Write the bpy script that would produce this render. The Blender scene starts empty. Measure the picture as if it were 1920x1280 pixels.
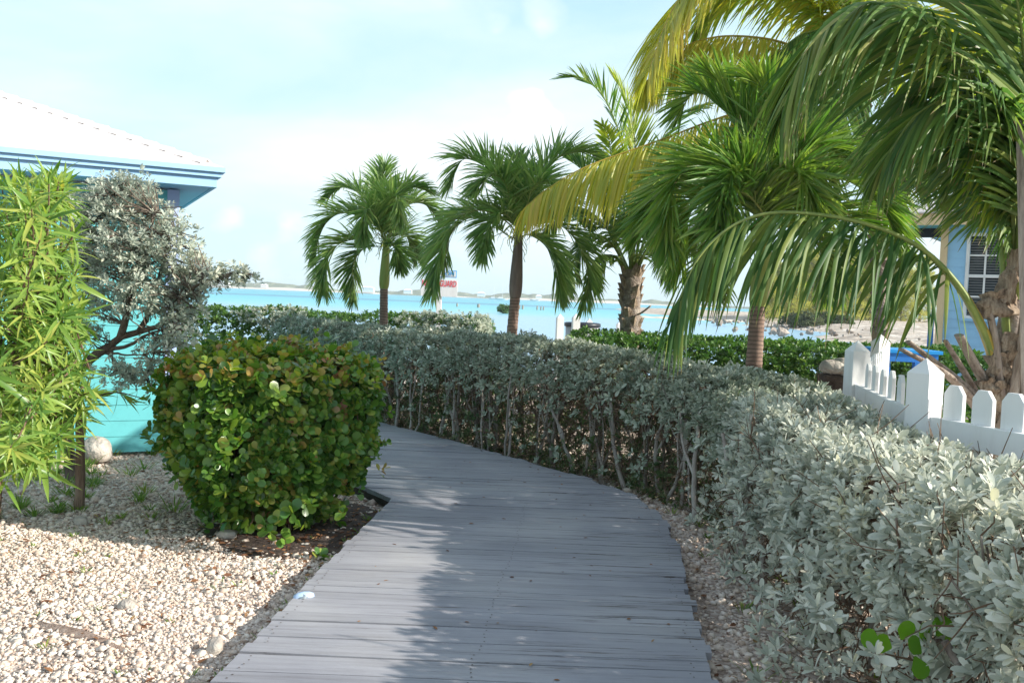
import bpy, math, random
import numpy as np
from mathutils import Vector, Matrix, Euler
random.seed(7)
rng = np.random.default_rng(11)
S = bpy.context.scene
C = S.collection
PI = math.pi
def rad(a): return math.radians(a)

# ------------------------------------------------------------------ camera
F = 1700.0
CAM = Vector((0, 0, 1.65))
ROT = Euler((rad(90 - 2.76), 0, 0)).to_matrix() @ Matrix.Rotation(rad(2.3), 3, 'Z')
cd = bpy.data.cameras.new('camera'); cam = bpy.data.objects.new('camera', cd); C.objects.link(cam)
cam.location = CAM; cam.rotation_euler = ROT.to_euler()
cd.sensor_width = 36; cd.lens = 36 * F / 1920; cd.clip_end = 12000; cd.clip_start = 0.05
S.camera = cam
def at(px, py, Y):
    """world point at forward distance Y seen at photo pixel px, py"""
    d = ROT @ Vector(((px - 960) / F, (640 - py) / F, -1)); s = Y / d.y
    return CAM + d * s
def A(px, py, Y): return np.array(at(px, py, Y))

# ------------------------------------------------------------------ mesh helpers
class MB:
    """collects pieces, links them as one mesh object"""
    def __init__(s): s.v = []; s.f = []; s.n = 0; s.mi = []; s.sm = False
    def add(s, verts, faces, mi=0):
        verts = np.asarray(verts, dtype=np.float64).reshape(-1, 3)
        faces = np.asarray(faces, dtype=np.int64)
        s.v.append(verts); s.f.append(faces + s.n); s.mi.append(np.full(len(faces), mi, dtype=np.int32)); s.n += len(verts)
    def box(s, c, size, M=None, mi=0):
        x, y, z = size[0] / 2, size[1] / 2, size[2] / 2
        v = np.array([[-x,-y,-z],[x,-y,-z],[x,y,-z],[-x,y,-z],[-x,-y,z],[x,-y,z],[x,y,z],[-x,y,z]])
        if M is not None: v = v @ np.array(M).T
        s.add(v + np.array(c), [[0,3,2,1],[4,5,6,7],[0,1,5,4],[1,2,6,5],[2,3,7,6],[3,0,4,7]], mi)
    def prism(s, poly, d, mi=0):
        """closed polygon (n,3) pushed along d"""
        p = np.asarray(poly, float); n = len(p); d = np.asarray(d, float)
        c0 = p.mean(0); v = np.vstack([p, p + d, c0[None], (c0 + d)[None]])
        q = [[i, (i+1) % n, n + (i+1) % n, n + i] for i in range(n)]
        s.add(v, q, mi)
        t = [[2*n, (i+1) % n, i] for i in range(n)] + [[2*n+1, n+i, n+(i+1) % n] for i in range(n)]
        s.f.append(np.array(t, dtype=np.int64) + s.n - len(v)); s.mi.append(np.full(len(t), mi, dtype=np.int32))
    def tube(s, pts, rr, sides=6, cap=True, mi=0, squash=1.0):
        P = np.asarray(pts, float); n = len(P)
        rr = np.broadcast_to(np.asarray(rr, float), (n,))
        T = np.gradient(P, axis=0); T /= np.linalg.norm(T, axis=1)[:, None] + 1e-12
        ref = np.array([0, 0, 1.0]) if abs(T[0][2]) < .9 else np.array([1.0, 0, 0])
        a = np.cross(T[0], ref); a /= np.linalg.norm(a)
        V = []
        ang = np.linspace(0, 2*PI, sides, endpoint=False)
        for i in range(n):
            a = a - T[i] * a.dot(T[i]); a /= np.linalg.norm(a) + 1e-12
            b = np.cross(T[i], a)
            V.append(P[i] + rr[i] * (np.cos(ang)[:, None] * a + squash * np.sin(ang)[:, None] * b))
        V = np.vstack(V)
        f = []
        for i in range(n - 1):
            for k in range(sides):
                k2 = (k + 1) % sides
                f.append([i*sides+k, i*sides+k2, (i+1)*sides+k2, (i+1)*sides+k])
        s.add(V, f, mi)
        if cap and sides >= 3:
            vv = np.vstack([V[:sides], P[0][None], V[-sides:], P[-1][None]])
            t = [[sides, (k+1) % sides, k] for k in range(sides)] + [[2*sides+1, sides+1+k, sides+1+(k+1) % sides] for k in range(sides)]
            s.add(vv, t, mi)
    def build(s, name, mat, parent=None, smooth=False, loc=None):
        v = np.vstack(s.v)
        if parent is not None: v = v - np.array(parent.matrix_basis.translation)
        me = bpy.data.meshes.new(name)
        lt = []; li = []
        for f in s.f:
            lt.append(np.full(len(f), f.shape[1], dtype=np.int32)); li.append(f.reshape(-1))
        lt = np.concatenate(lt); li = np.concatenate(li).astype(np.int32)
        me.vertices.add(len(v)); me.vertices.foreach_set('co', v.astype(np.float32).reshape(-1))
        me.loops.add(len(li)); me.loops.foreach_set('vertex_index', li)
        me.polygons.add(len(lt)); ls = np.concatenate([[0], np.cumsum(lt)[:-1]]).astype(np.int32)
        me.polygons.foreach_set('loop_start', ls)
        for m in (mat if isinstance(mat, (list, tuple)) else [mat]): me.materials.append(m)
        me.polygons.foreach_set('material_index', np.concatenate(s.mi))
        me.polygons.foreach_set('use_smooth', np.full(len(lt), bool(smooth or s.sm)))
        me.update(calc_edges=True); me.validate()
        o = bpy.data.objects.new(name, me); C.objects.link(o)
        if parent is not None: o.parent = parent
        return o
def tag(o, label=None, cat=None, group=None, kind=None):
    if label: o['label'] = label
    if cat: o['category'] = cat
    if group: o['group'] = group
    if kind: o['kind'] = kind
    return o
def empty(name, loc, label=None, cat=None, group=None):
    o = bpy.data.objects.new(name, None); C.objects.link(o); o.location = loc; o.empty_display_size = .1
    return tag(o, label, cat, group)
def unit(a): return a / (np.linalg.norm(a, axis=-1, keepdims=True) + 1e-12)
def spline(pts, n):
    """Catmull-Rom through pts, n even samples"""
    P = np.asarray(pts, float); P = np.vstack([2*P[0]-P[1], P, 2*P[-1]-P[-2]])
    out = []
    for i in range(1, len(P) - 2):
        t = np.linspace(0, 1, 24, endpoint=False)[:, None]
        a, b, c, d = P[i-1], P[i], P[i+1], P[i+2]
        out.append(.5*((2*b) + (c-a)*t + (2*a-5*b+4*c-d)*t*t + (3*b-a-3*c+d)*t**3))
    out = np.vstack(out + [P[-2][None]])
    L = np.concatenate([[0], np.cumsum(np.linalg.norm(np.diff(out, axis=0), axis=1))])
    u = np.linspace(0, L[-1], n)
    return np.stack([np.interp(u, L, out[:, k]) for k in range(3)], 1)

# ------------------------------------------------------------------ materials
def newmat(name):
    m = bpy.data.materials.new(name); m.use_nodes = True
    nt = m.node_tree; nt.nodes.clear()
    out = nt.nodes.new('ShaderNodeOutputMaterial')
    return m, nt, nt.nodes.new, nt.links.new, out
def ramp(N, stops):
    r = N('ShaderNodeValToRGB'); e = r.color_ramp.elements
    while len(e) < len(stops): e.new(.5)
    for k, (p, c) in enumerate(stops): e[k].position = p; e[k].color = (*c, 1)
    return r
def leaf_mat(name, stops, back=None, transl=.35, rough=.45, spec=.4, clump=3.0, tcol=None, tips=False):
    """per leaf colour by island, slow drift over the plant, thin leaf that lets light through"""
    m, nt, N, L, out = newmat(name)
    g = N('ShaderNodeNewGeometry'); r = ramp(N, stops)
    tc = N('ShaderNodeTexCoord'); nz = N('ShaderNodeTexNoise'); nz.inputs['Scale'].default_value = clump; nz.inputs['Detail'].default_value = 2
    L(tc.outputs['Object'], nz.inputs['Vector'])
    ma = N('ShaderNodeMath'); ma.operation = 'MULTIPLY_ADD'; ma.inputs[1].default_value = .62; 
    mb = N('ShaderNodeMath'); mb.operation = 'MULTIPLY_ADD'; mb.inputs[1].default_value = .75; mb.inputs[2].default_value = -.19
    L(nz.outputs['Fac'], mb.inputs[0]); L(g.outputs['Random Per Island'], ma.inputs[0]); L(mb.outputs[0], ma.inputs[2])
    L(ma.outputs[0], r.inputs['Fac'])
    col = r.outputs['Color']
    if back:
        mx = N('ShaderNodeMixRGB'); L(g.outputs['Backfacing'], mx.inputs['Fac']); L(col, mx.inputs[1]); mx.inputs[2].default_value = (*back, 1); col = mx.outputs[0]
    if tips:   # dry brown ends, longer on some leaflets than on others
        at_ = N('ShaderNodeAttribute'); at_.attribute_name = 'along'
        sh = N('ShaderNodeMath'); sh.operation = 'MULTIPLY_ADD'; sh.inputs[1].default_value = .07; L(g.outputs['Random Per Island'], sh.inputs[0]); L(at_.outputs['Fac'], sh.inputs[2])
        tr_ = ramp(N, [(0,(0,0,0)),(.985,(0,0,0)),(1,(.8,.8,.8))]); L(sh.outputs[0], tr_.inputs['Fac'])
        mt_ = N('ShaderNodeMixRGB'); L(tr_.outputs[0], mt_.inputs['Fac']); L(col, mt_.inputs[1]); mt_.inputs[2].default_value = (.28,.19,.10,1); col = mt_.outputs[0]
    p = N('ShaderNodeBsdfPrincipled'); L(col, p.inputs['Base Color']); p.inputs['Roughness'].default_value = rough
    p.inputs['Specular IOR Level'].default_value = spec
    t = N('ShaderNodeBsdfTranslucent')
    hs = N('ShaderNodeHueSaturation'); hs.inputs['Saturation'].default_value = 1.15; hs.inputs['Value'].default_value = 1.5
    if tcol: hs.inputs['Hue'].default_value = tcol
    L(col, hs.inputs['Color']); L(hs.outputs[0], t.inputs['Color'])
    mix = N('ShaderNodeMixShader'); mix.inputs[0].default_value = transl
    L(p.outputs[0], mix.inputs[1]); L(t.outputs[0], mix.inputs[2]); L(mix.outputs[0], out.inputs['Surface'])
    return m
def noise_mat(name, stops, scale=5, stretch=(1,1,1), rough=.8, bump=.3, bscale=None, detail=6, spec=.3, bdist=.02, island=0.0):
    m, nt, N, L, out = newmat(name)
    tc = N('ShaderNodeTexCoord'); mp = N('ShaderNodeMapping'); mp.inputs['Scale'].default_value = stretch
    L(tc.outputs['Object'], mp.inputs['Vector'])
    nz = N('ShaderNodeTexNoise'); nz.inputs['Scale'].default_value = scale; nz.inputs['Detail'].default_value = detail; nz.inputs['Roughness'].default_value = .62
    L(mp.outputs[0], nz.inputs['Vector'])
    r = ramp(N, stops)
    if island:
        g = N('ShaderNodeNewGeometry'); ma = N('ShaderNodeMath'); ma.operation = 'MULTIPLY_ADD'; ma.inputs[1].default_value = island
        sb = N('ShaderNodeMath'); sb.operation = 'ADD'; sb.inputs[1].default_value = -island / 2
        L(g.outputs['Random Per Island'], ma.inputs[0]); L(nz.outputs['Fac'], ma.inputs[2]); L(ma.outputs[0], sb.inputs[0]); L(sb.outputs[0], r.inputs['Fac'])
    else: L(nz.outputs['Fac'], r.inputs['Fac'])
    p = N('ShaderNodeBsdfPrincipled'); L(r.outputs[0], p.inputs['Base Color']); p.inputs['Roughness'].default_value = rough
    p.inputs['Specular IOR Level'].default_value = spec
    if bump:
        n2 = N('ShaderNodeTexNoise'); n2.inputs['Scale'].default_value = bscale or scale * 4; n2.inputs['Detail'].default_value = 5
        L(mp.outputs[0], n2.inputs['Vector'])
        b = N('ShaderNodeBump'); b.inputs['Strength'].default_value = bump; b.inputs['Distance'].default_value = bdist
        L(n2.outputs['Fac'], b.inputs['Height']); L(b.outputs[0], p.inputs['Normal'])
    L(p.outputs[0], out.inputs['Surface'])
    return m

M = {}
M['silver'] = leaf_mat('silver_leaf', [(0,(.15,.18,.13)),(.2,(.31,.34,.28)),(.5,(.53,.55,.46)),(.76,(.73,.73,.63)),(.9,(.74,.70,.49)),(1,(.37,.40,.15))], transl=.24, rough=.5, spec=.35)
M['silver_shaded'] = leaf_mat('shaded_silver_leaf', [(0,(.12,.145,.09)),(.25,(.22,.26,.185)),(.55,(.37,.41,.315)),(.8,(.52,.54,.43)),(.93,(.55,.53,.34)),(1,(.30,.34,.12))], transl=.18, rough=.5, spec=.35)  # darker copy of silver_leaf: shade on the bend put into the colour
M['silver_tree'] = leaf_mat('silver_tree_leaf', [(0,(.23,.27,.22)),(.35,(.38,.43,.355)),(.65,(.52,.545,.45)),(.9,(.62,.60,.48)),(1,(.50,.42,.32))], transl=.28, rough=.55, spec=.3)
M['cocoplum'] = leaf_mat('cocoplum_leaf', [(0,(.03,.085,.018)),(.3,(.06,.16,.028)),(.56,(.13,.25,.04)),(.76,(.23,.33,.055)),(.86,(.34,.31,.07)),(.93,(.30,.13,.065)),(1,(.19,.05,.035))], transl=.3, rough=.28, spec=.55, clump=2.6)
M['hedge'] = leaf_mat('hedge_leaf', [(0,(.04,.10,.025)),(.4,(.075,.17,.04)),(.75,(.15,.26,.06)),(1,(.25,.31,.09))], transl=.28, rough=.4, spec=.4)
M['undergrowth'] = leaf_mat('undergrowth_leaf', [(0,(.04,.06,.03)),(.3,(.07,.12,.04)),(.55,(.13,.18,.07)),(.75,(.23,.24,.13)),(.9,(.30,.27,.20)),(1,(.20,.13,.08))], transl=.25, rough=.5, clump=2.5)
M['cocoplum_new'] = leaf_mat('cocoplum_new_growth', [(0,(.12,.22,.03)),(.3,(.23,.34,.045)),(.5,(.36,.40,.07)),(.66,(.45,.34,.09)),(.82,(.38,.18,.09)),(1,(.26,.07,.05))], transl=.35, rough=.3, spec=.5, clump=4)
M['oleander'] = leaf_mat('oleander_leaf', [(0,(.07,.155,.03)),(.3,(.145,.265,.05)),(.62,(.26,.375,.075)),(.85,(.41,.44,.10)),(1,(.50,.41,.11))], transl=.42, rough=.35, spec=.4)
M['adonidia'] = leaf_mat('christmas_palm_leaf', [(0,(.06,.14,.04)),(.35,(.14,.25,.065)),(.7,(.25,.35,.10)),(1,(.40,.44,.17))], transl=.42, rough=.33, spec=.5, clump=1.2, tips=True)
M['adonidia_light'] = leaf_mat('sunny_palm_leaf', [(0,(.06,.14,.03)),(.4,(.13,.25,.05)),(.75,(.25,.35,.07)),(1,(.38,.42,.12))], transl=.38, rough=.33, spec=.5, clump=1.2, tips=True)
M['coco'] = leaf_mat('coconut_leaf', [(0,(.04,.10,.035)),(.3,(.085,.175,.045)),(.6,(.16,.25,.06)),(.85,(.28,.33,.085)),(1,(.36,.35,.11))], transl=.4, rough=.42, spec=.32, clump=1.0, tips=True)
M['coco_dark'] = leaf_mat('shaded_coconut_leaf', [(0,(.028,.08,.025)),(.35,(.06,.135,.032)),(.65,(.12,.195,.045)),(.86,(.22,.26,.06)),(1,(.36,.30,.08))], transl=.34, rough=.5, spec=.25, clump=1.0, tips=True)  # darker coconut leaf; shade on the low arching frond goes into its colour
M['coco_yellow'] = leaf_mat('yellowing_coconut_leaf', [(0,(.29,.35,.06)),(.4,(.45,.46,.08)),(.75,(.60,.52,.10)),(1,(.58,.42,.14))], transl=.45, rough=.4, spec=.4, clump=1.0, tips=True)
M['coco_lime'] = leaf_mat('lime_coconut_leaf', [(0,(.18,.27,.05)),(.4,(.28,.37,.06)),(.75,(.42,.44,.08)),(1,(.50,.45,.11))], transl=.45, rough=.4, spec=.4, clump=1.0, tips=True)
M['casuarina'] = leaf_mat('casuarina_needles', [(0,(.19,.21,.055)),(.4,(.33,.35,.085)),(.8,(.48,.46,.12)),(1,(.52,.44,.17))], transl=.4, rough=.7, spec=.1, clump=.2)
M['shrub'] = leaf_mat('shore_shrub_leaf', [(0,(.04,.07,.03)),(.5,(.09,.12,.05)),(1,(.17,.18,.08))], transl=.2, rough=.6, spec=.2, clump=.3)
M['grass'] = leaf_mat('weed_blade', [(0,(.07,.15,.03)),(.5,(.16,.26,.05)),(.85,(.30,.34,.08)),(1,(.38,.30,.12))], transl=.35, rough=.5)
M['litter'] = leaf_mat('fallen_leaf', [(0,(.07,.035,.02)),(.4,(.17,.075,.04)),(.7,(.30,.15,.07)),(1,(.38,.27,.12))], transl=.08, rough=.7, spec=.2)
M['seagrape'] = leaf_mat('bright_sprig_leaf', [(0,(.10,.24,.025)),(.5,(.16,.34,.035)),(1,(.27,.44,.05))], transl=.3, rough=.22, spec=.5)
M['stem'] = noise_mat('hedge_bark', [(.3,(.10,.075,.06)),(.5,(.24,.20,.165)),(.7,(.40,.36,.32))], 14, (1,1,.3), .9, .5)
M['stem_pale'] = noise_mat('pale_hedge_bark', [(.3,(.20,.165,.14)),(.5,(.38,.33,.29)),(.7,(.52,.48,.43))], 14, (1,1,.3), .9, .5)
M['twig'] = noise_mat('twig_bark', [(.3,(.09,.055,.035)),(.6,(.20,.13,.085)),(.8,(.29,.22,.16))], 20, (1,1,1), .9, .2)
M['bark_red'] = noise_mat('oleander_bark', [(.3,(.12,.08,.055)),(.55,(.25,.17,.12)),(.75,(.33,.26,.20))], 30, (1,1,.12), .9, .7)
M['bark_tree'] = noise_mat('buttonwood_bark', [(.3,(.06,.045,.035)),(.55,(.17,.13,.10)),(.75,(.29,.24,.19))], 14, (1,1,.4), .9, .8)
M['rachis_y'] = noise_mat('yellow_petiole', [(.35,(.32,.24,.05)),(.6,(.47,.33,.06)),(.8,(.40,.36,.10))], 6, (1,1,1), .45, .1)
M['rachis_g'] = noise_mat('green_petiole', [(.35,(.14,.20,.05)),(.6,(.25,.29,.07)),(.8,(.34,.34,.11))], 6, (1,1,1), .45, .1)
M['petiole_dry'] = noise_mat('dry_petiole', [(.3,(.16,.11,.085)),(.5,(.33,.26,.21)),(.72,(.46,.39,.33))], 9, (3,3,.6), .85, .6)
M['fibre'] = noise_mat('palm_fibre_cloth', [(.3,(.13,.085,.055)),(.52,(.33,.25,.18)),(.75,(.48,.40,.31))], 26, (2,2,.35), .95, 1.0, bdist=.01)
M['coco_trunk'] = noise_mat('coconut_trunk', [(.3,(.10,.08,.065)),(.5,(.25,.20,.165)),(.72,(.42,.37,.31))], 7, (1,1,1.6), .95, 1.0, bdist=.03)
def ring_mat(name, a, b, ring, freq):
    m, nt, N, L, out = newmat(name)
    tc = N('ShaderNodeTexCoord'); sp = N('ShaderNodeSeparateXYZ'); L(tc.outputs['Object'], sp.inputs[0])
    nz = N('ShaderNodeTexNoise'); nz.inputs['Scale'].default_value = 7; nz.inputs['Detail'].default_value = 5; L(tc.outputs['Object'], nz.inputs['Vector'])
    ad = N('ShaderNodeMath'); ad.operation = 'MULTIPLY_ADD'; ad.inputs[1].default_value = .045; L(nz.outputs['Fac'], ad.inputs[0]); L(sp.outputs['Z'], ad.inputs[2])
    mu = N('ShaderNodeMath'); mu.operation = 'MULTIPLY'; mu.inputs[1].default_value = freq; L(ad.outputs[0], mu.inputs[0])
    fr = N('ShaderNodeMath'); fr.operation = 'FRACT'; L(mu.outputs[0], fr.inputs[0])
    r1 = ramp(N, [(.3, a), (.7, b)]); L(nz.outputs['Fac'], r1.inputs['Fac'])
    r2 = ramp(N, [(0,(1,1,1)),(.16,(1,1,1)),(.30,(0,0,0)),(.9,(0,0,0))]); L(fr.outputs[0], r2.inputs['Fac'])
    mx = N('ShaderNodeMixRGB'); L(r2.outputs[0], mx.inputs['Fac']); L(r1.outputs[0], mx.inputs[1]); mx.inputs[2].default_value = (*ring, 1)
    p = N('ShaderNodeBsdfPrincipled'); L(mx.outputs[0], p.inputs['Base Color']); p.inputs['Roughness'].default_value = .85
    b_ = N('ShaderNodeBump'); b_.inputs['Strength'].default_value = .8; b_.inputs['Distance'].default_value = .012; L(fr.outputs[0], b_.inputs['Height']); L(b_.outputs[0], p.inputs['Normal'])
    L(p.outputs[0], out.inputs['Surface']); return m
M['ring_trunk'] = ring_mat('ringed_trunk', (.20,.125,.095), (.38,.27,.21), (.11,.075,.06), 24)
M['shaft_green'] = noise_mat('green_crownshaft', [(.3,(.20,.27,.06)),(.55,(.33,.36,.09)),(.75,(.42,.40,.13))], 4, (2,2,.4), .45, .1)
M['shaft_brown'] = noise_mat('brown_crownshaft', [(.3,(.13,.095,.08)),(.55,(.24,.18,.15)),(.75,(.31,.25,.19))], 5, (2,2,.4), .7, .3)
def paint(name, c, rough=.55, var=.10, bump=.08, sc=6):
    d = tuple(x * (1 - var * 2) for x in c)
    return noise_mat(name, [(.25, d), (.5, c), (1, c)], sc, (1,1,1), rough, bump, sc * 6, bdist=.004)
M['white'] = noise_mat('white_paint', [(.22,(.60,.57,.52)),(.33,(.76,.755,.74)),(.5,(.81,.81,.80)),(1,(.81,.81,.80))], 5, (2,2,.5), .55, .25, 60, bdist=.003)
M['turq'] = paint('turquoise_siding_paint', (.14,.50,.53), .5, .05, .05)
M['skyblue'] = paint('sky_blue_trim_paint', (.36,.57,.80), .5, .04, .05)
M['lilac'] = paint('lilac_corner_paint', (.42,.52,.80), .5, .04, .05)
M['housebl'] = paint('light_blue_siding_paint', (.34,.60,.84), .5, .05, .05)
M['cream'] = paint('cream_trim_paint', (.72,.55,.33), .5, .05, .05)
M['deepblue'] = paint('deep_blue_paint', (.03,.20,.62), .5, .05, .05)
M['brightblue'] = paint('bright_blue_paint', (.02,.30,.75), .45, .05, .05)
M['tub'] = paint('grey_tub', (.42,.43,.45), .5, .06)
M['dark'] = paint('dark_plastic', (.03,.035,.045), .4, .05)
M['glass'] = noise_mat('window_glass', [(.4,(.02,.03,.04)),(.6,(.04,.05,.06))], 3, (1,1,1), .06, 0, spec=.6)
M['blind'] = paint('blind_slat', (.17,.185,.20), .5, .05)
M['rock'] = noise_mat('limestone', [(.3,(.22,.19,.16)),(.5,(.42,.37,.32)),(.7,(.60,.55,.48))], 5, (1,1,1), .95, 1.0, bdist=.03)
M['rockdark'] = noise_mat('shore_rock', [(.3,(.13,.11,.10)),(.5,(.30,.25,.21)),(.7,(.50,.42,.35))], .5, (1,1,1), .95, 1.0, bdist=.3)
M['red'] = paint('red_sign_letters', (.80,.05,.08), .5, .03)
M['signblue'] = paint('blue_sign_letters', (.03,.33,.72), .5, .03)
M['plate'] = paint('pale_blue_plastic', (.38,.50,.68), .35, .04)
M['metal'] = paint('grey_metal', (.18,.22,.25), .4, .1)
M['driftwood'] = noise_mat('dried_sheath', [(.3,(.16,.10,.075)),(.5,(.33,.24,.19)),(.75,(.46,.38,.32))], 12, (1,4,4), .9, .6)
M['greywood'] = noise_mat('weathered_timber', [(.3,(.17,.14,.12)),(.5,(.34,.29,.25)),(.75,(.48,.42,.36))], 10, (3,3,.25), .9, .5)
M['sand'] = noise_mat('beach_sand', [(.3,(.55,.47,.38)),(.7,(.74,.68,.58))], .8, (1,1,1), .95, .2)
M['islandbush'] = noise_mat('far_scrub', [(.3,(.09,.12,.08)),(.5,(.15,.18,.11)),(.7,(.24,.25,.17))], .06, (1,1,2), .95, 1.0, .2, bdist=3)
M['boat'] = paint('white_hull', (.80,.80,.80), .4, .03)
M['screw'] = paint('rusty_screw', (.10,.075,.06), .6, .1)
M['soil'] = noise_mat('bare_soil', [(.3,(.05,.035,.03)),(.6,(.11,.08,.065)),(.8,(.2,.15,.12))], 12, (1,1,1), .95, .8)

def roof_mat():
    m, nt, N, L, out = newmat('white_shingles')
    tc = N('ShaderNodeTexCoord'); br = N('ShaderNodeTexBrick'); L(tc.outputs['UV'], br.inputs['Vector'])
    br.inputs['Scale'].default_value = 1; br.inputs['Brick Width'].default_value = .9; br.inputs['Row Height'].default_value = .14
    br.inputs['Mortar Size'].default_value = .004; br.inputs['Color1'].default_value = (.60,.55,.53,1); br.inputs['Color2'].default_value = (.72,.68,.66,1); br.inputs['Mortar'].default_value = (.50,.46,.45,1)
    p = N('ShaderNodeBsdfPrincipled'); L(br.outputs['Color'], p.inputs['Base Color']); p.inputs['Roughness'].default_value = .9
    b = N('ShaderNodeBump'); b.inputs['Strength'].default_value = .25; b.inputs['Distance'].default_value = .006; b.invert = True
    L(br.outputs['Fac'], b.inputs['Height']); L(b.outputs[0], p.inputs['Normal']); L(p.outputs[0], out.inputs['Surface']); return m
M['roof'] = roof_mat()

def gravel_ground():
    m, nt, N, L, out = newmat('crushed_coral_ground')
    tc = N('ShaderNodeTexCoord')
    vo = N('ShaderNodeTexVoronoi'); vo.inputs['Scale'].default_value = 48; vo.inputs['Randomness'].default_value = 1; L(tc.outputs['Object'], vo.inputs['Vector'])
    nz = N('ShaderNodeTexNoise'); nz.inputs['Scale'].default_value = 1.1; nz.inputs['Detail'].default_value = 8; L(tc.outputs['Object'], nz.inputs['Vector'])
    sp = N('ShaderNodeSeparateColor'); L(vo.outputs['Color'], sp.inputs[0])
    r = ramp(N, [(0,(.25,.19,.16)),(.3,(.45,.36,.30)),(.7,(.60,.50,.43)),(1,(.70,.62,.55))]); L(sp.outputs[0], r.inputs['Fac'])
    dirt = ramp(N, [(.42,(0,0,0)),(.62,(1,1,1))]); L(nz.outputs['Fac'], dirt.inputs['Fac'])
    mx = N('ShaderNodeMixRGB'); mu = N('ShaderNodeMath'); mu.operation = 'MULTIPLY'; mu.inputs[1].default_value = .65; L(dirt.outputs[0], mu.inputs[0]); L(mu.outputs[0], mx.inputs['Fac']); L(r.outputs[0], mx.inputs[1]); mx.inputs[2].default_value = (.19,.14,.105,1)
    p = N('ShaderNodeBsdfPrincipled'); L(mx.outputs[0], p.inputs['Base Color']); p.inputs['Roughness'].default_value = .95; p.inputs['Specular IOR Level'].default_value = .15
    b = N('ShaderNodeBump'); b.inputs['Strength'].default_value = .9; b.inputs['Distance'].default_value = .012; b.invert = True; L(vo.outputs['Distance'], b.inputs['Height']); L(b.outputs[0], p.inputs['Normal'])
    L(p.outputs[0], out.inputs['Surface']); return m
M['ground'] = gravel_ground()
M['stone'] = noise_mat('coral_gravel', [(.05,(.30,.20,.15)),(.16,(.53,.405,.32)),(.45,(.66,.545,.45)),(.72,(.74,.64,.55)),(1,(.79,.71,.635))], 60, (1,1,1), .9, .3, island=.8, spec=.2)

def boards_mat():
    m, nt, N, L, out = newmat('grey_painted_boards')
    tc = N('ShaderNodeTexCoord'); g = N('ShaderNodeNewGeometry')
    mp = N('ShaderNodeMapping'); mp.inputs['Scale'].default_value = (.9, 16, 4); L(tc.outputs['Object'], mp.inputs['Vector'])
    off = N('ShaderNodeCombineXYZ'); ml = N('ShaderNodeMath'); ml.operation = 'MULTIPLY'; ml.inputs[1].default_value = 37; L(g.outputs['Random Per Island'], ml.inputs[0]); L(ml.outputs[0], off.inputs[0]); L(ml.outputs[0], off.inputs[2])
    va = N('ShaderNodeVectorMath'); va.operation = 'ADD'; L(mp.outputs[0], va.inputs[0]); L(off.outputs[0], va.inputs[1])
    n1 = N('ShaderNodeTexNoise'); n1.inputs['Scale'].default_value = 2.2; n1.inputs['Detail'].default_value = 8; n1.inputs['Roughness'].default_value = .7; L(va.outputs[0], n1.inputs['Vector'])
    n2 = N('ShaderNodeTexNoise'); n2.inputs['Scale'].default_value = 1.3; n2.inputs['Detail'].default_value = 5; L(tc.outputs['Object'], n2.inputs['Vector'])
    sx = N('ShaderNodeSeparateXYZ'); L(tc.outputs['Object'], sx.inputs[0])
    # paint worn through: more towards the hedge side of the walk
    edge = N('ShaderNodeMapRange'); edge.inputs['From Min'].default_value = -.6; edge.inputs['From Max'].default_value = 1.2; edge.inputs['To Min'].default_value = 0; edge.inputs['To Max'].default_value = .11; L(sx.outputs[0], edge.inputs['Value'])
    ad = N('ShaderNodeMath'); ad.operation = 'SUBTRACT'; L(n1.outputs['Fac'], ad.inputs[0]); L(edge.outputs[0], ad.inputs[1])
    wear = ramp(N, [(.285,(1,1,1)),(.345,(0,0,0))]); L(ad.outputs[0], wear.inputs['Fac'])
    base = ramp(N, [(.25,(.24,.24,.27)),(.5,(.32,.318,.342)),(.75,(.395,.385,.39))]); L(n2.outputs['Fac'], base.inputs['Fac'])
    bd = N('ShaderNodeHueSaturation'); vr = N('ShaderNodeMapRange'); vr.inputs['To Min'].default_value = .92; vr.inputs['To Max'].default_value = 1.06; L(g.outputs['Random Per Island'], vr.inputs['Value']); L(vr.outputs[0], bd.inputs['Value']); L(base.outputs[0], bd.inputs['Color'])
    streak = ramp(N, [(.35,(.75,.73,.72)),(.55,(1,1,1)),(.7,(1.0,1.0,1.0)),(.82,(1.25,1.2,1.12))]); L(n1.outputs['Fac'], streak.inputs['Fac'])
    mm = N('ShaderNodeMixRGB'); mm.blend_type = 'MULTIPLY'; mm.inputs['Fac'].default_value = .8; L(bd.outputs[0], mm.inputs[1]); L(streak.outputs[0], mm.inputs[2])
    mx = N('ShaderNodeMixRGB'); L(wear.outputs[0], mx.inputs['Fac']); L(mm.outputs[0], mx.inputs[1]); mx.inputs[2].default_value = (.10,.085,.08,1)
    p = N('ShaderNodeBsdfPrincipled'); L(mx.outputs[0], p.inputs['Base Color']); p.inputs['Roughness'].default_value = .62; p.inputs['Specular IOR Level'].default_value = .3
    b = N('ShaderNodeBump'); b.inputs['Strength'].default_value = .5; b.inputs['Distance'].default_value = .006; L(n1.outputs['Fac'], b.inputs['Height']); L(b.outputs[0], p.inputs['Normal'])
    L(p.outputs[0], out.inputs['Surface']); return m
M['boards'] = boards_mat()

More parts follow.
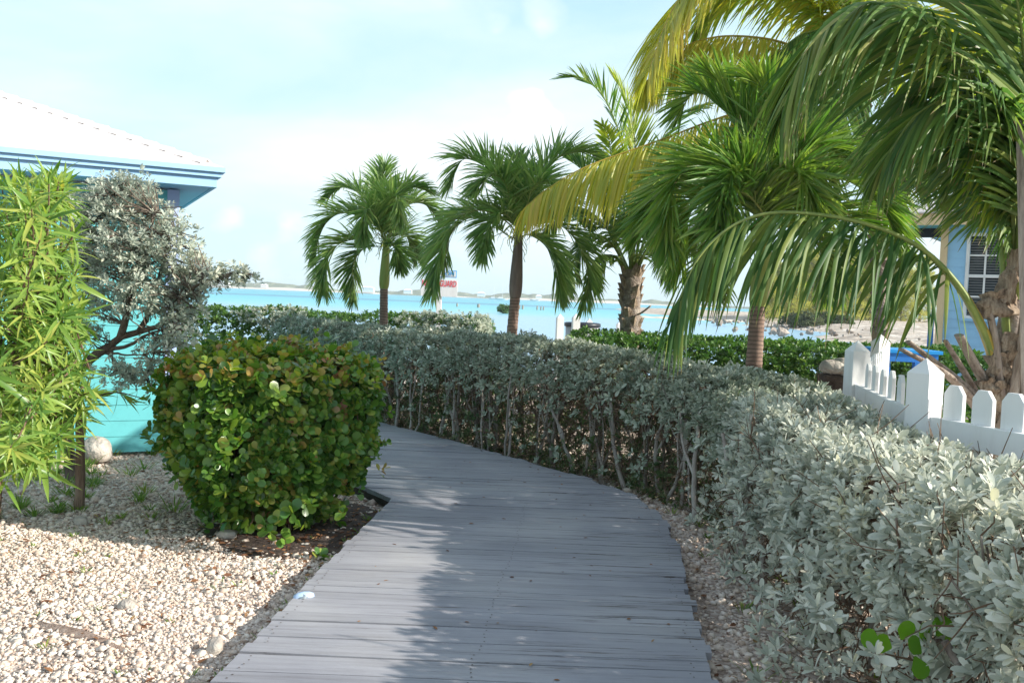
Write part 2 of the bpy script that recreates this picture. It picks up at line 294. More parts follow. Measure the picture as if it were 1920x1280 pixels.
def water_mat():
    m, nt, N, L, out = newmat('turquoise_shallows')
    tc = N('ShaderNodeTexCoord'); sp = N('ShaderNodeSeparateXYZ'); L(tc.outputs['Object'], sp.inputs[0])
    lg = N('ShaderNodeMath'); lg.operation = 'LOGARITHM'; lg.inputs[1].default_value = 10; L(sp.outputs['Y'], lg.inputs[0])
    mp = N('ShaderNodeMapping'); mp.inputs['Scale'].default_value = (.0016, .011, 1); L(tc.outputs['Object'], mp.inputs['Vector'])
    nz = N('ShaderNodeTexNoise'); nz.inputs['Scale'].default_value = 1; nz.inputs['Detail'].default_value = 4; L(mp.outputs[0], nz.inputs['Vector'])
    a = N('ShaderNodeMath'); a.operation = 'MULTIPLY_ADD'; a.inputs[1].default_value = .10; L(nz.outputs['Fac'], a.inputs[0]); L(lg.outputs[0], a.inputs[2])
    mr = N('ShaderNodeMapRange'); mr.inputs['From Min'].default_value = 1.64; mr.inputs['From Max'].default_value = 3.3; L(a.outputs[0], mr.inputs['Value'])
    # depth of the sandy bottom: pale shoal, turquoise, a weed bed, turquoise
    r = ramp(N, [(0,(.30,.46,.60)),(.30,(.28,.47,.61)),(.355,(.17,.50,.56)),(.46,(.075,.46,.54)),(.525,(.05,.42,.52)),(.545,(.01,.22,.36)),(.57,(.01,.22,.36)),(.60,(.035,.42,.52)),(.645,(.03,.40,.51)),(.66,(.015,.28,.42)),(.675,(.02,.40,.51)),(.72,(.015,.38,.50)),(1,(.005,.32,.46))])
    L(mr.outputs[0], r.inputs['Fac'])
    p = N('ShaderNodeBsdfPrincipled'); L(r.outputs[0], p.inputs['Base Color']); p.inputs['Roughness'].default_value = .28; p.inputs['Specular IOR Level'].default_value = .12
    mp2 = N('ShaderNodeMapping'); mp2.inputs['Scale'].default_value = (.35, 1.1, 1); L(tc.outputs['Object'], mp2.inputs['Vector'])
    w = N('ShaderNodeTexNoise'); w.inputs['Scale'].default_value = .8; w.inputs['Detail'].default_value = 5; L(mp2.outputs[0], w.inputs['Vector'])
    b = N('ShaderNodeBump'); b.inputs['Strength'].default_value = .5; b.inputs['Distance'].default_value = .35; L(w.outputs['Fac'], b.inputs['Height']); L(b.outputs[0], p.inputs['Normal'])
    L(p.outputs[0], out.inputs['Surface']); return m
M['water'] = water_mat()

# ------------------------------------------------------------------ leaves and foliage
def leaf_hi(wpos=.62, curl=.12, fold=.10, round_=.8):
    """8-quad leaf along +Y, unit length, unit width"""
    ys = np.array([0, .22, .5, .74, .92, 1.0]); hw = np.interp(ys, [0, .22, wpos, .74, .92, 1.0], [.05, .26, .5, .48*round_+.02, .34*round_, .06])
    v = []
    for y, w in zip(ys, hw):
        z = -curl * (y*y) + curl*.4*y
        v += [[-w, y, z + fold*w*2*.35], [0, y, z], [w, y, z + fold*w*2*.35]]
    f = []
    for i in range(len(ys) - 1):
        f += [[3*i, 3*i+1, 3*i+4, 3*i+3], [3*i+1, 3*i+2, 3*i+5, 3*i+4]]
    return np.array(v), np.array(f)
def leaf_lo(wpos=.6, curl=.1, fold=.12):
    v = [[0,0,0],[-.40,.35,.35*fold],[-.46,wpos+.12,.4*fold-curl*.4],[0,1,-curl],[.46,wpos+.12,.4*fold-curl*.4],[.40,.35,.35*fold]]
    return np.array(v, float), np.array([[0,3,2,1],[0,5,4,3]])
def leaf_lance(curl=.25):
    ys = np.array([0,.15,.4,.7,1.0]); hw = [.08,.36,.5,.34,.01]
    v = []; 
    for y, w in zip(ys, hw):
        z = -curl*y*y
        v += [[-w,y,z+.25*w*.15],[0,y,z],[w,y,z+.25*w*.15]]
    f = []
    for i in range(4): f += [[3*i,3*i+1,3*i+4,3*i+3],[3*i+1,3*i+2,3*i+5,3*i+4]]
    return np.array(v), np.array(f)
LEAF_HI = leaf_hi(); LEAF_LO = leaf_lo(); LEAF_ROUND = leaf_hi(.5, .08, .14, .95); LEAF_LANCE = leaf_lance()

def put_leaves(mb, tmpl, pos, d, n, length, width, mi=0):
    tv, tf = tmpl; mb.sm = True
    d = unit(d); x = unit(np.cross(d, n)); nn = np.cross(x, d)
    L_ = np.broadcast_to(np.asarray(length, float), (len(pos),))[:, None, None]; W_ = np.broadcast_to(np.asarray(width, float), (len(pos),))[:, None, None]
    v = pos[:, None, :] + tv[None, :, 0:1]*x[:, None, :]*W_ + tv[None, :, 1:2]*d[:, None, :]*L_ + tv[None, :, 2:3]*nn[:, None, :]*L_
    k = len(tv); f = (tf[None] + (np.arange(len(pos))*k)[:, None, None]).reshape(-1, tf.shape[1])
    mb.add(v.reshape(-1, 3), f, mi)
def rosettes(mb, tmpl, P, axis, nl, length, aspect, tilt=(25, 80), lj=.3, droop=0.0, spread=.012, mi=0):
    """nl leaves round each point, opened about the axis"""
    n = len(P)
    axis = unit(axis); ref = np.where(np.abs(axis[:, 2:3]) < .9, np.array([[0, 0, 1.0]]), np.array([[1.0, 0, 0]]))
    u = unit(np.cross(axis, ref)); w = np.cross(axis, u)
    idx = np.repeat(np.arange(n), nl); k = np.tile(np.arange(nl), n)
    phi = k*2.4 + rng.random(n)[idx]*6.3 + rng.normal(0, .3, n*nl)
    tl = np.radians(tilt[0] + (tilt[1]-tilt[0])*(k/nl) + rng.normal(0, 9, n*nl))
    rdir = np.cos(phi)[:, None]*u[idx] + np.sin(phi)[:, None]*w[idx]
    d = axis[idx]*np.cos(tl)[:, None] + rdir*np.sin(tl)[:, None]; d[:, 2] -= droop
    nn = axis[idx]*np.sin(tl)[:, None] - rdir*np.cos(tl)[:, None] + rng.normal(0, .25, (n*nl, 3))
    pos = P[idx] + rdir*.004 - axis[idx]*(k/nl)[:, None]*spread*2
    L_ = length*(1 + rng.normal(0, lj/2, n*nl)).clip(.5, 1.5)*(.75 + .35*(k/nl))*np.exp(rng.normal(0, .2, n)).clip(.6, 1.45)[idx]
    put_leaves(mb, tmpl, pos, d, nn, L_, L_*aspect*(1 + rng.normal(0, .1, n*nl)), mi)
def lump(P, s, seed=0):
    """slow 3-D bumps -1..1"""
    r = np.random.default_rng(seed); o = np.zeros(len(P))
    for k in range(5):
        w = r.normal(0, s, 3)*(1 + .5*k); o += np.sin(P @ w + r.random()*6.3)/(1 + .4*k)
    return o/2.6
def path_frame(path):
    P = np.asarray(path, float); P = spline(np.c_[P[:, :2], np.zeros(len(P))], 200)
    L = np.concatenate([[0], np.cumsum(np.linalg.norm(np.diff(P, axis=0), axis=1))])
    T = unit(np.gradient(P, axis=0)); Nn = np.stack([-T[:, 1], T[:, 0], np.zeros(len(T))], 1)
    return P, L, T, Nn
def hedge_points(path, n, hw, z0, z1, e=5, faces=(.5,.25,.25), low_keep=.3, inset=.05, bump=.06, seed=1, zfun=None, bare=None):
    """points and outward axes on the clipped shell of a hedge; left is +normal"""
    P, L, T, Nn = path_frame(path)
    s = rng.random(n)*L[-1]; q = rng.random(n)
    p = np.stack([np.interp(s, L, P[:, k]) for k in range(3)], 1); nr = unit(np.stack([np.interp(s, L, Nn[:, k]) for k in range(3)], 1))
    top = q < faces[0]; left = (q >= faces[0]) & (q < faces[0]+faces[1])
    u = np.where(top, rng.uniform(-1, 1, n), np.where(left, 1.0, -1.0)); v = np.where(top, 1.0, rng.random(n)**.75)
    rr = (np.abs(u)**e + np.abs(v)**e)**(-1/e); u2 = u*rr; v2 = v*rr
    vth = .25 if bare is None else bare(s/L[-1])
    keep = top | (rng.random(n) < np.clip(low_keep + (1-low_keep)*(v-vth)/.3, low_keep, 1))
    nu = np.sign(u)*np.abs(u2)**(e-1); nv = np.abs(v2)**(e-1)
    nrm = unit(nr*nu[:, None] + np.array([0,0,1.0])*nv[:, None])
    zz1 = z1 if zfun is None else zfun(s/L[-1])
    pos = p + nr*(u2*hw)[:, None]; pos[:, 2] = z0 + v2*(zz1-z0)
    pos = pos + nrm*(lump(pos, 4, seed)*bump)[:, None]
    gaps = lump(pos, 9, seed+3) > .5
    dep = np.abs(rng.normal(0, inset, n)) + gaps*rng.random(n)*.2
    pos = pos - nrm*dep[:, None]
    # ends rounded
    ax = unit(nrm + np.array([0,0,.45]) + rng.normal(0, .35, (n, 3)))
    return pos[keep], ax[keep]
def stems(mb, path, per_m, hw, z1, r=.016, lean=.12, branches=3, twigs=10, mbt=None, z0=0.0):
    P, L, T, Nn = path_frame(path)
    for s in np.arange(.05, L[-1], 1/per_m):
        s += random.uniform(-.4, .4)/per_m
        b = np.array([np.interp(s, L, P[:, k]) for k in range(3)]); nr = np.array([np.interp(s, L, Nn[:, k]) for k in range(3)]); tg = np.array([np.interp(s, L, T[:, k]) for k in range(3)])
        b = b + nr*random.uniform(-.75, .75)*hw; b[2] = z0 - .03
        rr = r*random.uniform(.6, 1.35)
        tip = b + np.array([random.gauss(0, lean), random.gauss(0, lean), (z1-z0)*random.uniform(.5, .7)])
        pts = spline([b, b*.6+tip*.4+np.array([random.gauss(0,.03), random.gauss(0,.03), 0]), tip], 7)
        pts[1:-1] += rng.normal(0, .008, (5, 3))
        mb.tube(pts, np.linspace(rr*1.25, rr*.7, 7), 6)
        for _ in range(branches):
            k = random.randint(2, 6); q = pts[k]
            e_ = q + np.array([random.gauss(0, .12), random.gauss(0, .12), random.uniform(.6, .98)*(z1 - q[2])])
            bp = spline([q, (q+e_)/2 + rng.normal(0, .035, 3), e_], 6); mb.tube(bp, np.linspace(rr*.6, rr*.22, 6), 5)
            for _ in range(twigs):
                a = bp[random.randint(1, 5)]; t = a + rng.normal(0, .085, 3) + np.array([0, 0, .03]); mbt.tube([a, (a+t)/2 + rng.normal(0, .012, 3), t], [.0035, .0028, .0018], 3, cap=False)

# ------------------------------------------------------------------ setting: ground, water, boardwalk
EDGE_R = np.array([(.80,1.5),(.86,2.8),(.89,3.7),(1.0,4.7),(1.13,5.8),(1.16,6.6),(1.05,7.2),(.72,7.85),(.2,8.55),(-.63,9.7),(-1.48,10.7),(-2.5,11.9),(-3.2,12.7)])
EDGE_L = np.array([(-1.36,1.5),(-1.12,3.5),(-1.05,4.6),(-.86,6.78),(-1.3,7.40),(-2.0,8.3),(-3.2,9.7),(-4.2,10.9),(-5.4,12.7)])
def xr(y): return np.interp(y, EDGE_R[:, 1], EDGE_R[:, 0])
def xl(y): return np.interp(y, EDGE_L[:, 1], EDGE_L[:, 0])
def on_walk(x, y, m=0.0): return (x > xl(y) - m) & (x < xr(y) + m) & (y < 12.8)

def ground_z(x, y):
    z = .025*np.sin(x*1.7+1)*np.sin(y*1.3) + .012*np.sin(x*4.1)*np.sin(y*3.7+2)
    z = z*np.clip((np.abs(x - (xl(y)+xr(y))/2) - 1.0)/.6, 0, 1)
    d = y + .25*x - 20
    return z - np.clip(d/14, 0, 1)**1.4*1.9
gx = np.concatenate([np.linspace(-60, -9, 18), np.linspace(-8, 8, 81), np.linspace(9, 60, 18)]); gy = np.concatenate([np.linspace(-25, -1, 8), np.linspace(0, 16, 81), np.linspace(17, 40, 24)])
X, Y = np.meshgrid(gx, gy); Z = ground_z(X, Y)
mb = MB(); nx, ny = len(gx), len(gy)
ii, jj = np.meshgrid(np.arange(nx-1), np.arange(ny-1)); k0 = (jj*nx+ii).reshape(-1)
mb.add(np.stack([X, Y, Z], -1).reshape(-1, 3), np.stack([k0, k0+1, k0+nx+1, k0+nx], 1))
tag(mb.build('ground', M['ground'], smooth=True), kind='structure')

SEA = -1.0
mb = MB(); ys = np.array([22, 40, 80, 160, 400, 1000, 2500, 8000.0]); xs = np.array([-6000, -800, -200, 0, 200, 800, 6000.0])
X, Y = np.meshgrid(xs, ys); k0 = np.array([j*7+i for j in range(7) for i in range(6)])
mb.add(np.stack([X, Y, np.full_like(X, SEA)], -1).reshape(-1, 3), np.stack([k0, k0+1, k0+8, k0+7], 1))
tag(mb.build('water', M['water']), kind='structure')

mb = MB(); y = 1.6; SCR = []
while y < 12.6:
    w = random.uniform(.085, .115); g_ = random.choice((.002,.0025,.003,.005,.009)); y2 = y + w
    jl, jr = random.gauss(0, .007), random.gauss(0, .013)
    if 6.4 < y < 7.6: jl = abs(jl)*.4
    dz = random.gauss(0, .0014); tl = random.gauss(0, .0015)
    x0a, x0b, x1a, x1b = xl(y)+jl, xl(y2)+jl, xr(y)+jr, xr(y2)+jr
    sk = random.gauss(0, .004)
    nseg = 8; top = []; bot = []
    tt = np.linspace(0, 1, nseg+1)
    cup = .0006
    prof = [(0, 0), (.5, -cup), (1, 0)]
    v = []
    for t in tt:
        for (q, c) in prof:
            xa = x0a + (x0b-x0a)*q; xb = x1a + (x1b-x1a)*q
            v.append([xa + (xb-xa)*t, y + w*q + sk*(t-.5), .1 + dz + c + tl*(t-.5)*2 + .0018*math.sin(t*5+y*9)])
    v = np.array(v); bt = v.copy(); bt[:, 2] -= .034
    n3 = len(v); f = []
    for i in range(nseg):
        for q in range(2): f.append([i*3+q, (i+1)*3+q, (i+1)*3+q+1, i*3+q+1])
        f.append([i*3, n3+i*3, n3+(i+1)*3, (i+1)*3]); f.append([i*3+2, (i+1)*3+2, n3+(i+1)*3+2, n3+i*3+2])
    for q in range(2):
        f.append([q, q+1, n3+q+1, n3+q]); f.append([nseg*3+q+1, nseg*3+q, n3+nseg*3+q, n3+nseg*3+q+1])
    mb.add(np.vstack([v, bt]), f)
    for fx in (.06, (x1a-x0a)*.5, x1a-x0a-.07):
        for fy in (.28, .72): SCR.append((x0a+fx+random.gauss(0,.006), y+w*fy+random.gauss(0,.003), .1+dz+.0016))
    y = y2 + g_
tag(mb.build('boardwalk', M['boards']), kind='structure')
sc_ = np.array(SCR); th = np.linspace(0, 2*PI, 6, endpoint=False); mbk = MB()
mbk.add((sc_[:, None, :] + np.stack([np.cos(th)*.0045, np.sin(th)*.0045, np.zeros(6)], 1)[None]).reshape(-1, 3), np.arange(len(sc_)*6).reshape(-1, 6))
tag(mbk.build('boardwalk_screws', M['screw']), kind='structure')
# joists under the boards, so gaps and the open corner show dark timber
mb = MB()
for e_, s_ in ((EDGE_L, 1), (EDGE_R, -1)):
    e3 = np.c_[e_[:, 0]+s_*.06, e_[:, 1], np.full(len(e_), .03)]
    for a, b in zip(e3[:-1], e3[1:]):
        d = b-a; ln = np.hypot(d[0], d[1]); ang = math.atan2(d[1], d[0])
        mb.box((a+b)/2, (ln, .04, .07), Matrix.Rotation(ang, 3, 'Z'))
tag(mb.build('boardwalk_joists', M['soil']), kind='structure')

# gravel stones
def stones(n, x0, x1, y0, y1, smin, smax, ok, zlift=0):
    x = rng.uniform(x0, x1, n*2); y = rng.uniform(y0, y1, n*2); k = ok(x, y); x, y = x[k][:n], y[k][:n]
    return x, y
ICO = None
def ico():
    import bmesh
    bm = bmesh.new(); bmesh.ops.create_icosphere(bm, subdivisions=1, radius=1)
    v = np.array([p.co[:] for p in bm.verts]); f = np.array([[q.index for q in p.verts] for p in bm.faces]); bm.free(); return v, f
IV, IF = ico()
def pebbles(mb, x, y, z, size, sub=None):
    n = len(x); base = []
    for k in range(8):
        r = np.random.default_rng(50+k); v = IV*(1 + r.normal(0, .22, len(IV)))[:, None]*r.uniform(.6, 1.25, 3); base.append(v)
    base = np.array(base); kk = rng.integers(0, 8, n)
    q = rng.normal(0, 1, (n, 4)); q /= np.linalg.norm(q, axis=1)[:, None]
    a, b, c, d = q.T
    R = np.stack([1-2*(c*c+d*d), 2*(b*c-a*d), 2*(b*d+a*c), 2*(b*c+a*d), 1-2*(b*b+d*d), 2*(c*d-a*b), 2*(b*d-a*c), 2*(c*d+a*b), 1-2*(b*b+c*c)], 1).reshape(n, 3, 3)
    v = np.einsum('nij,nkj->nki', R, base[kk])*size[:, None, None]; v[:, :, 2] *= .75
    v += np.stack([x, y, z], 1)[:, None, :]
    mb.add(v.reshape(-1, 3), (IF[None] + (np.arange(n)*len(IV))[:, None, None]).reshape(-1, 3))
mb = MB()
mulch = lambda x, y: ((x+1.35)/.75)**2 + ((y-6.25)/.75)**2
okl = lambda x, y: (~on_walk(x, y, .01)) & (x < 0) & (x > -1.2 - .62*y) & (rng.random(len(x)) < np.clip(mulch(x, y)*.9-.15, .22, 1))
x, y = stones(33000, -4.2, -.8, 3.0, 6.0, 0, 0, okl); s_ = np.exp(rng.normal(math.log(.0078), .44, len(x))).clip(.003, .026)
pebbles(mb, x, y, ground_z(x, y)+s_*.25, s_)
x, y = stones(20000, -6.4, -.9, 6.0, 9.6, 0, 0, okl); s_ = np.exp(rng.normal(math.log(.0105), .42, len(x))).clip(.006, .035)
pebbles(mb, x, y, ground_z(x, y)+s_*.25, s_)
okr = lambda x, y: (x > xr(y) + .01) & (x < xr(y)+1.3)
x, y = stones(9000, -1.6, 2.6, 2.6, 10.5, 0, 0, okr); s_ = np.exp(rng.normal(math.log(.012), .45, len(x))).clip(.005, .04)
pebbles(mb, x, y, ground_z(x, y)+s_*.25, s_)
tag(mb.build('gravel', M['stone'], smooth=True), kind='stuff', label='pale crushed coral gravel beside the boardwalk', cat='gravel')

# dark mulch round the bush
gx2, gy2 = np.meshgrid(np.linspace(-2.3,-.3,41), np.linspace(5.3,7.3,41)); mz = ground_z(gx2, gy2) + .012 - np.clip(mulch(gx2, gy2) - .75 + .3*np.sin(gx2*9)*np.sin(gy2*8), 0, 1)*.05
k0 = np.array([j*41+i for j in range(40) for i in range(40)]); mm_ = MB(); mm_.add(np.stack([gx2,gy2,mz],-1).reshape(-1,3), np.stack([k0,k0+1,k0+42,k0+41],1)); tag(mm_.build('mulch', M['soil'], smooth=True), kind='structure')
# fallen leaves
mb = MB(); n = 2200
x = np.concatenate([rng.uniform(-4, -.9, 350), rng.normal(-1.5, .45, 650), rng.uniform(-1.3, 2.3, 1200)]); y = np.concatenate([rng.uniform(3.2, 8, 350), rng.normal(6.2, .45, 650), rng.uniform(2.8, 10, 1200)])
k = ~on_walk(x, y, .01); k &= (x < 0) | (x < xr(y)+1.1); k &= (x > xr(y)) | (x < xl(y)); x, y = x[k], y[k]
pos = np.stack([x, y, ground_z(x, y)+.016], 1); ang = rng.random(len(x))*6.3
put_leaves(mb, LEAF_LO, pos, np.stack([np.cos(ang), np.sin(ang), rng.normal(0, .2, len(x))], 1), np.stack([rng.normal(0, .35, len(x)), rng.normal(0, .35, len(x)), np.ones(len(x))], 1), rng.uniform(.025, .055, len(x)), rng.uniform(.012, .03, len(x)))
n = 70; y = rng.uniform(3.2, 8.5, n); x = xl(y)+rng.random(n)**.6*(xr(y)-xl(y)); ang = rng.random(n)*6.3
put_leaves(mb, LEAF_LO, np.stack([x, y, np.full(n, .1035)], 1), np.stack([np.cos(ang), np.sin(ang), np.zeros(n)], 1), np.stack([rng.normal(0,.15,n), rng.normal(0,.15,n), np.ones(n)], 1), rng.uniform(.012,.04,n), rng.uniform(.006,.02,n))
tag(mb.build('fallen_leaves', M['litter']), kind='stuff', label='brown fallen leaves scattered over the gravel', cat='leaf litter')

# weeds and grass tufts
mb = MB(); cl = []
for _ in range(70): cl.append((random.uniform(-5.0, -2.2), random.uniform(6.0, 9.3), random.uniform(.05, .13), random.randint(14, 40)))
for _ in range(60): cl.append((random.uniform(-3.9, -1.1), random.uniform(3.4, 6.0), random.uniform(.02, .05), random.randint(4, 10)))
for _ in range(26): yy = random.uniform(3.4, 6.8); cl.append((xl(yy)-random.uniform(.02, .10), yy, random.uniform(.025, .06), random.randint(5, 14)))
for _ in range(60): yy = random.uniform(3.2, 9.8); cl.append((xr(yy)+random.uniform(.15, .8), yy, random.uniform(.03, .09), random.randint(8, 22)))
for _ in range(9): cl.append((random.gauss(-2.9, .35), random.gauss(6.4, .25), random.uniform(.05, .09), 30))
for (cx, cy, h, nb) in cl:
    a = rng.random(nb)*6.3; rr = rng.random(nb)*h*.7
    p = np.stack([cx+np.cos(a)*rr, cy+np.sin(a)*rr, np.zeros(nb)], 1); p[:, 2] = ground_z(p[:, 0], p[:, 1])
    put_leaves(mb, LEAF_LANCE, p, np.stack([np.cos(a)*.6, np.sin(a)*.6, np.full(nb, .9)], 1), np.stack([np.cos(a), np.sin(a), np.zeros(nb)], 1)*-1 + np.array([0,0,.4]), h*rng.uniform(.5, 1.3, nb), rng.uniform(.004, .010, nb)+h*.03)
tag(mb.build('weeds', M['grass']), kind='stuff', label='small green weeds and grass tufts in the gravel', cat='weeds')

# low green undergrowth below the silver hedge
def rock(name, loc, sz, mat, label, cat='rock', seed=0, group=None):
    import bmesh
    bm = bmesh.new(); bmesh.ops.create_icosphere(bm, subdivisions=3, radius=1)
    v = np.array([p.co[:] for p in bm.verts]); f = np.array([[q.index for q in p.verts] for p in bm.faces]); bm.free()
    v = v*(1 + .22*lump(v, 1.3, seed) + .07*lump(v, 4, seed+1))[:, None]; v = np.sign(v)*np.abs(v)**.8
    mb = MB(); mb.add(v*np.array(sz) , f); o = mb.build(name, mat, smooth=True); o.location = loc
    return tag(o, label, cat, group)
p = at(180, 858, 8.3); rock('boulder', (p.x, p.y, .09), (.14,.12,.13), M['rock'], 'pale limestone boulder against the turquoise wall, behind the thin trunk', 'rock', 3)
p = at(150, 990, 6.05); rock('stone', (p.x, p.y, .025), (.05,.035,.035), M['rock'], 'fist sized grey stone at the foot of the thin oleander trunk', 'rock', 5)
p = at(402, 1232, 4.0); rock('stone', (p.x, p.y, .03), (.036,.032,.045), M['rock'], 'upright whitish stone by the boardwalk edge in the front gravel', 'rock', 6)
p = at(238, 1145, 4.5); rock('stone', (p.x, p.y, .025), (.045,.035,.03), M['rock'], 'white coral lump lying in the sunlit gravel', 'rock', 8)
p = at(425, 1005, 5.9); rock('stone', (p.x, p.y, .02), (.07,.04,.03), M['rock'], 'flat grey stone in the shade before the cocoplum bush', 'rock', 9)

# dried palm sheath on the gravel
mb = MB(); a = A(72, 1210, 4.2); b = A(245, 1258, 3.9); a[2] = .03; b[2] = .025
P = spline([a, (a+b)/2 + np.array([0, .03, .012]), b], 10); d = unit(b-a); sd = np.array([-d[1], d[0], 0]); wd = np.array([.012,.03,.042,.045,.04,.034,.028,.02,.014,.006])
vs = np.concatenate([[p_-sd*w_+np.array([0,0,-.012]), p_+np.array([0,0,.012]), p_+sd*w_+np.array([0,0,-.012])] for p_, w_ in zip(P, wd)]); vs = np.vstack([vs, vs-np.array([0,0,.008])])
f = [[i*3+q, i*3+q+1, i*3+q+4, i*3+q+3] for i in range(9) for q in range(2)]; f += [[30+t for t in reversed(q)] for q in f]
mb.add(vs, f); tag(mb.build('palm_sheath', M['driftwood'], smooth=True), 'dried brown palm sheath lying on the front gravel', 'dead leaf')

# ------------------------------------------------------------------ silver hedge along the walk
HP = [(1.92,1.2),(1.89,2.5),(1.87,4.0),(1.89,5.3),(1.93,6.2),(1.86,7.1),(1.42,7.95),(.75,8.75),(-.1,9.75),(-1.0,10.85),(-2.1,12.1),(-3.15,13.2)]
hz = lambda t: 1.04 + .18*np.clip((t-.25)/.3, 0, 1)
hedge = empty('silver_hedge', (1.95, 4, 0), 'clipped silver leaved hedge with bare stems curving along the right of the boardwalk', 'hedge')
mb = MB()
Pp, Ax = hedge_points(HP, 15500, .50, .02, 1.1, e=5, faces=(.42,.37,.21), low_keep=.07, inset=.055, bump=.06, seed=4, zfun=hz, bare=lambda t: .22 + .24*np.clip((t-.30)/.12, 0, 1))
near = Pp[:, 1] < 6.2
rosettes(mb, LEAF_HI, Pp[near], Ax[near], 9, .052, .45)
n = 520; yy = rng.uniform(2.8, 6.9, n); lo = np.c_[np.interp(yy, EDGE_R[:,1], EDGE_R[:,0])+rng.uniform(.2,.75,n), yy, rng.random(n)**1.4*.62+.03]
lo = lo[lump(lo, 5, 77) > -.1]; rosettes(mb, LEAF_HI, lo, unit(rng.normal(0,.45,lo.shape)+np.array([-.5,-.2,.6])), 8, .050, .42)
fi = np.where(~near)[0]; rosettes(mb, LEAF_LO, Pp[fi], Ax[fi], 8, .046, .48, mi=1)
dd = rng.choice(len(Pp), 420, replace=False); rosettes(mb, LEAF_HI, Pp[dd]-Ax[dd]*.01, Ax[dd], 4, .044, .36, tilt=(40,120), mi=2)
sh_ = np.where((Ax[:, 2] > .75) & (Pp[:, 2] > .85))[0]; sh_ = rng.choice(sh_, 150, replace=False)   # stray shoots above the clipped top
hh_ = rng.uniform(.03, .11, 150); sp_t = Pp[sh_] + unit(rng.normal(0, .3, (150, 3)) + np.array([0,0,1.0]))*hh_[:, None]
for q_ in (0, .45): rosettes(mb, LEAF_HI, Pp[sh_]*q_ + sp_t*(1-q_), unit(sp_t-Pp[sh_]), 6, .046, .42)
mb.build('foliage', [M['silver'], M['silver_shaded'], M['litter']], hedge)
mbs = MB(); mbt = MB()
for a_, t_ in zip(Pp[sh_], sp_t): mbt.tube([a_-np.array([0,0,.06]), (a_+t_)/2, t_], [.003,.0025,.002], 3, cap=False)
stems(mbs, HP, 8.5, .45, 1.02, .018, .15, 5, 10, mbt)
ml_ = MB(); Pq, Lq, Tq, Nq = path_frame(HP)
for s_ in np.arange(.30, .90, .0155):   # pale trunks showing along the walk side of the bend
    c = np.array([np.interp(s_*Lq[-1], Lq, Pq[:, k]) for k in range(3)]); nr = np.array([np.interp(s_*Lq[-1], Lq, Nq[:, k]) for k in range(3)]); tg = np.array([np.interp(s_*Lq[-1], Lq, Tq[:, k]) for k in range(3)])
    a = c + nr*random.uniform(.22,.47) + tg*random.gauss(0,.08); a[2] = -.03; t = a + tg*random.gauss(0,.16) + nr*random.gauss(0,.06); t[2] = random.uniform(.7,1.0); r_ = random.uniform(.010,.021)
    P_ = spline([a, a*.6+t*.4+tg*random.gauss(0,.04), t], 8); P_[1:-1] += rng.normal(0,.007,(6,3)); ml_.tube(P_, np.linspace(r_*1.2, r_*.7, 8), 6)
    t2 = P_[3] + tg*random.gauss(0,.15) + nr*random.gauss(0,.06); t2[2] = random.uniform(.7,1.0); ml_.tube(spline([P_[3], (P_[3]+t2)/2+rng.normal(0,.02,3), t2], 6), np.linspace(r_*.7, r_*.4, 6), 5)
ml_.build('trunks', M['stem_pale'], hedge, smooth=True)
for _ in range(7600):   # tangle of dead twigs low in the hedge
    s_ = random.uniform(.06, .82)*Lq[-1]; c = np.array([np.interp(s_, Lq, Pq[:, k]) for k in range(3)]); nr = np.array([np.interp(s_, Lq, Nq[:, k]) for k in range(3)])
    a = c + nr*random.uniform(-.42, .45); a[2] = random.random()**1.2*.85+.02; t = a + rng.normal(0, .09, 3)+np.array([0,0,.04]); mbt.tube([a, (a+t)/2 + rng.normal(0, .018, 3), t], [.004, .003, .0018], 3, cap=False)
for _ in range(2600):   # fine inner twigs
    k = random.randrange(len(Pp)); a = Pp[k] - Ax[k]*.02
    if a[1] > 10: continue
    t = a - Ax[k]*random.uniform(.05, .16) + rng.normal(0, .035, 3); mbt.tube([a, (a+t)/2 + rng.normal(0, .012, 3), t], [.0016, .0025, .0035], 3, cap=False)
mbs.build('stems', M['stem'], hedge, smooth=True); mbt.build('twigs', M['twig'], hedge)
# weedy green shrubs growing under the bare stems
ug = empty('undergrowth', (.4, 8.9, 0), 'patchy green undergrowth at the foot of the silver hedge along the bend', 'undergrowth')
mb = MB(); P, L, T, Nn = path_frame(HP); n = 3400
s_ = rng.uniform(.36, .88, n)*L[-1]; q = np.stack([np.interp(s_, L, P[:, k]) for k in range(3)], 1); nr = np.stack([np.interp(s_, L, Nn[:, k]) for k in range(3)], 1)
q = q + nr*rng.uniform(-.55, .42, n)[:, None]; q[:, 2] = rng.random(n)**1.3*.74*(1+.6*lump(q, 2.5, 8)).clip(.15, 1.6); 
rosettes(mb, LEAF_LO, q, unit(rng.normal(0, .5, (n, 3))+np.array([0,0,1.0])), 6, .05, .5)
mb.build('foliage', M['undergrowth'], ug); tag(ug, kind='stuff')

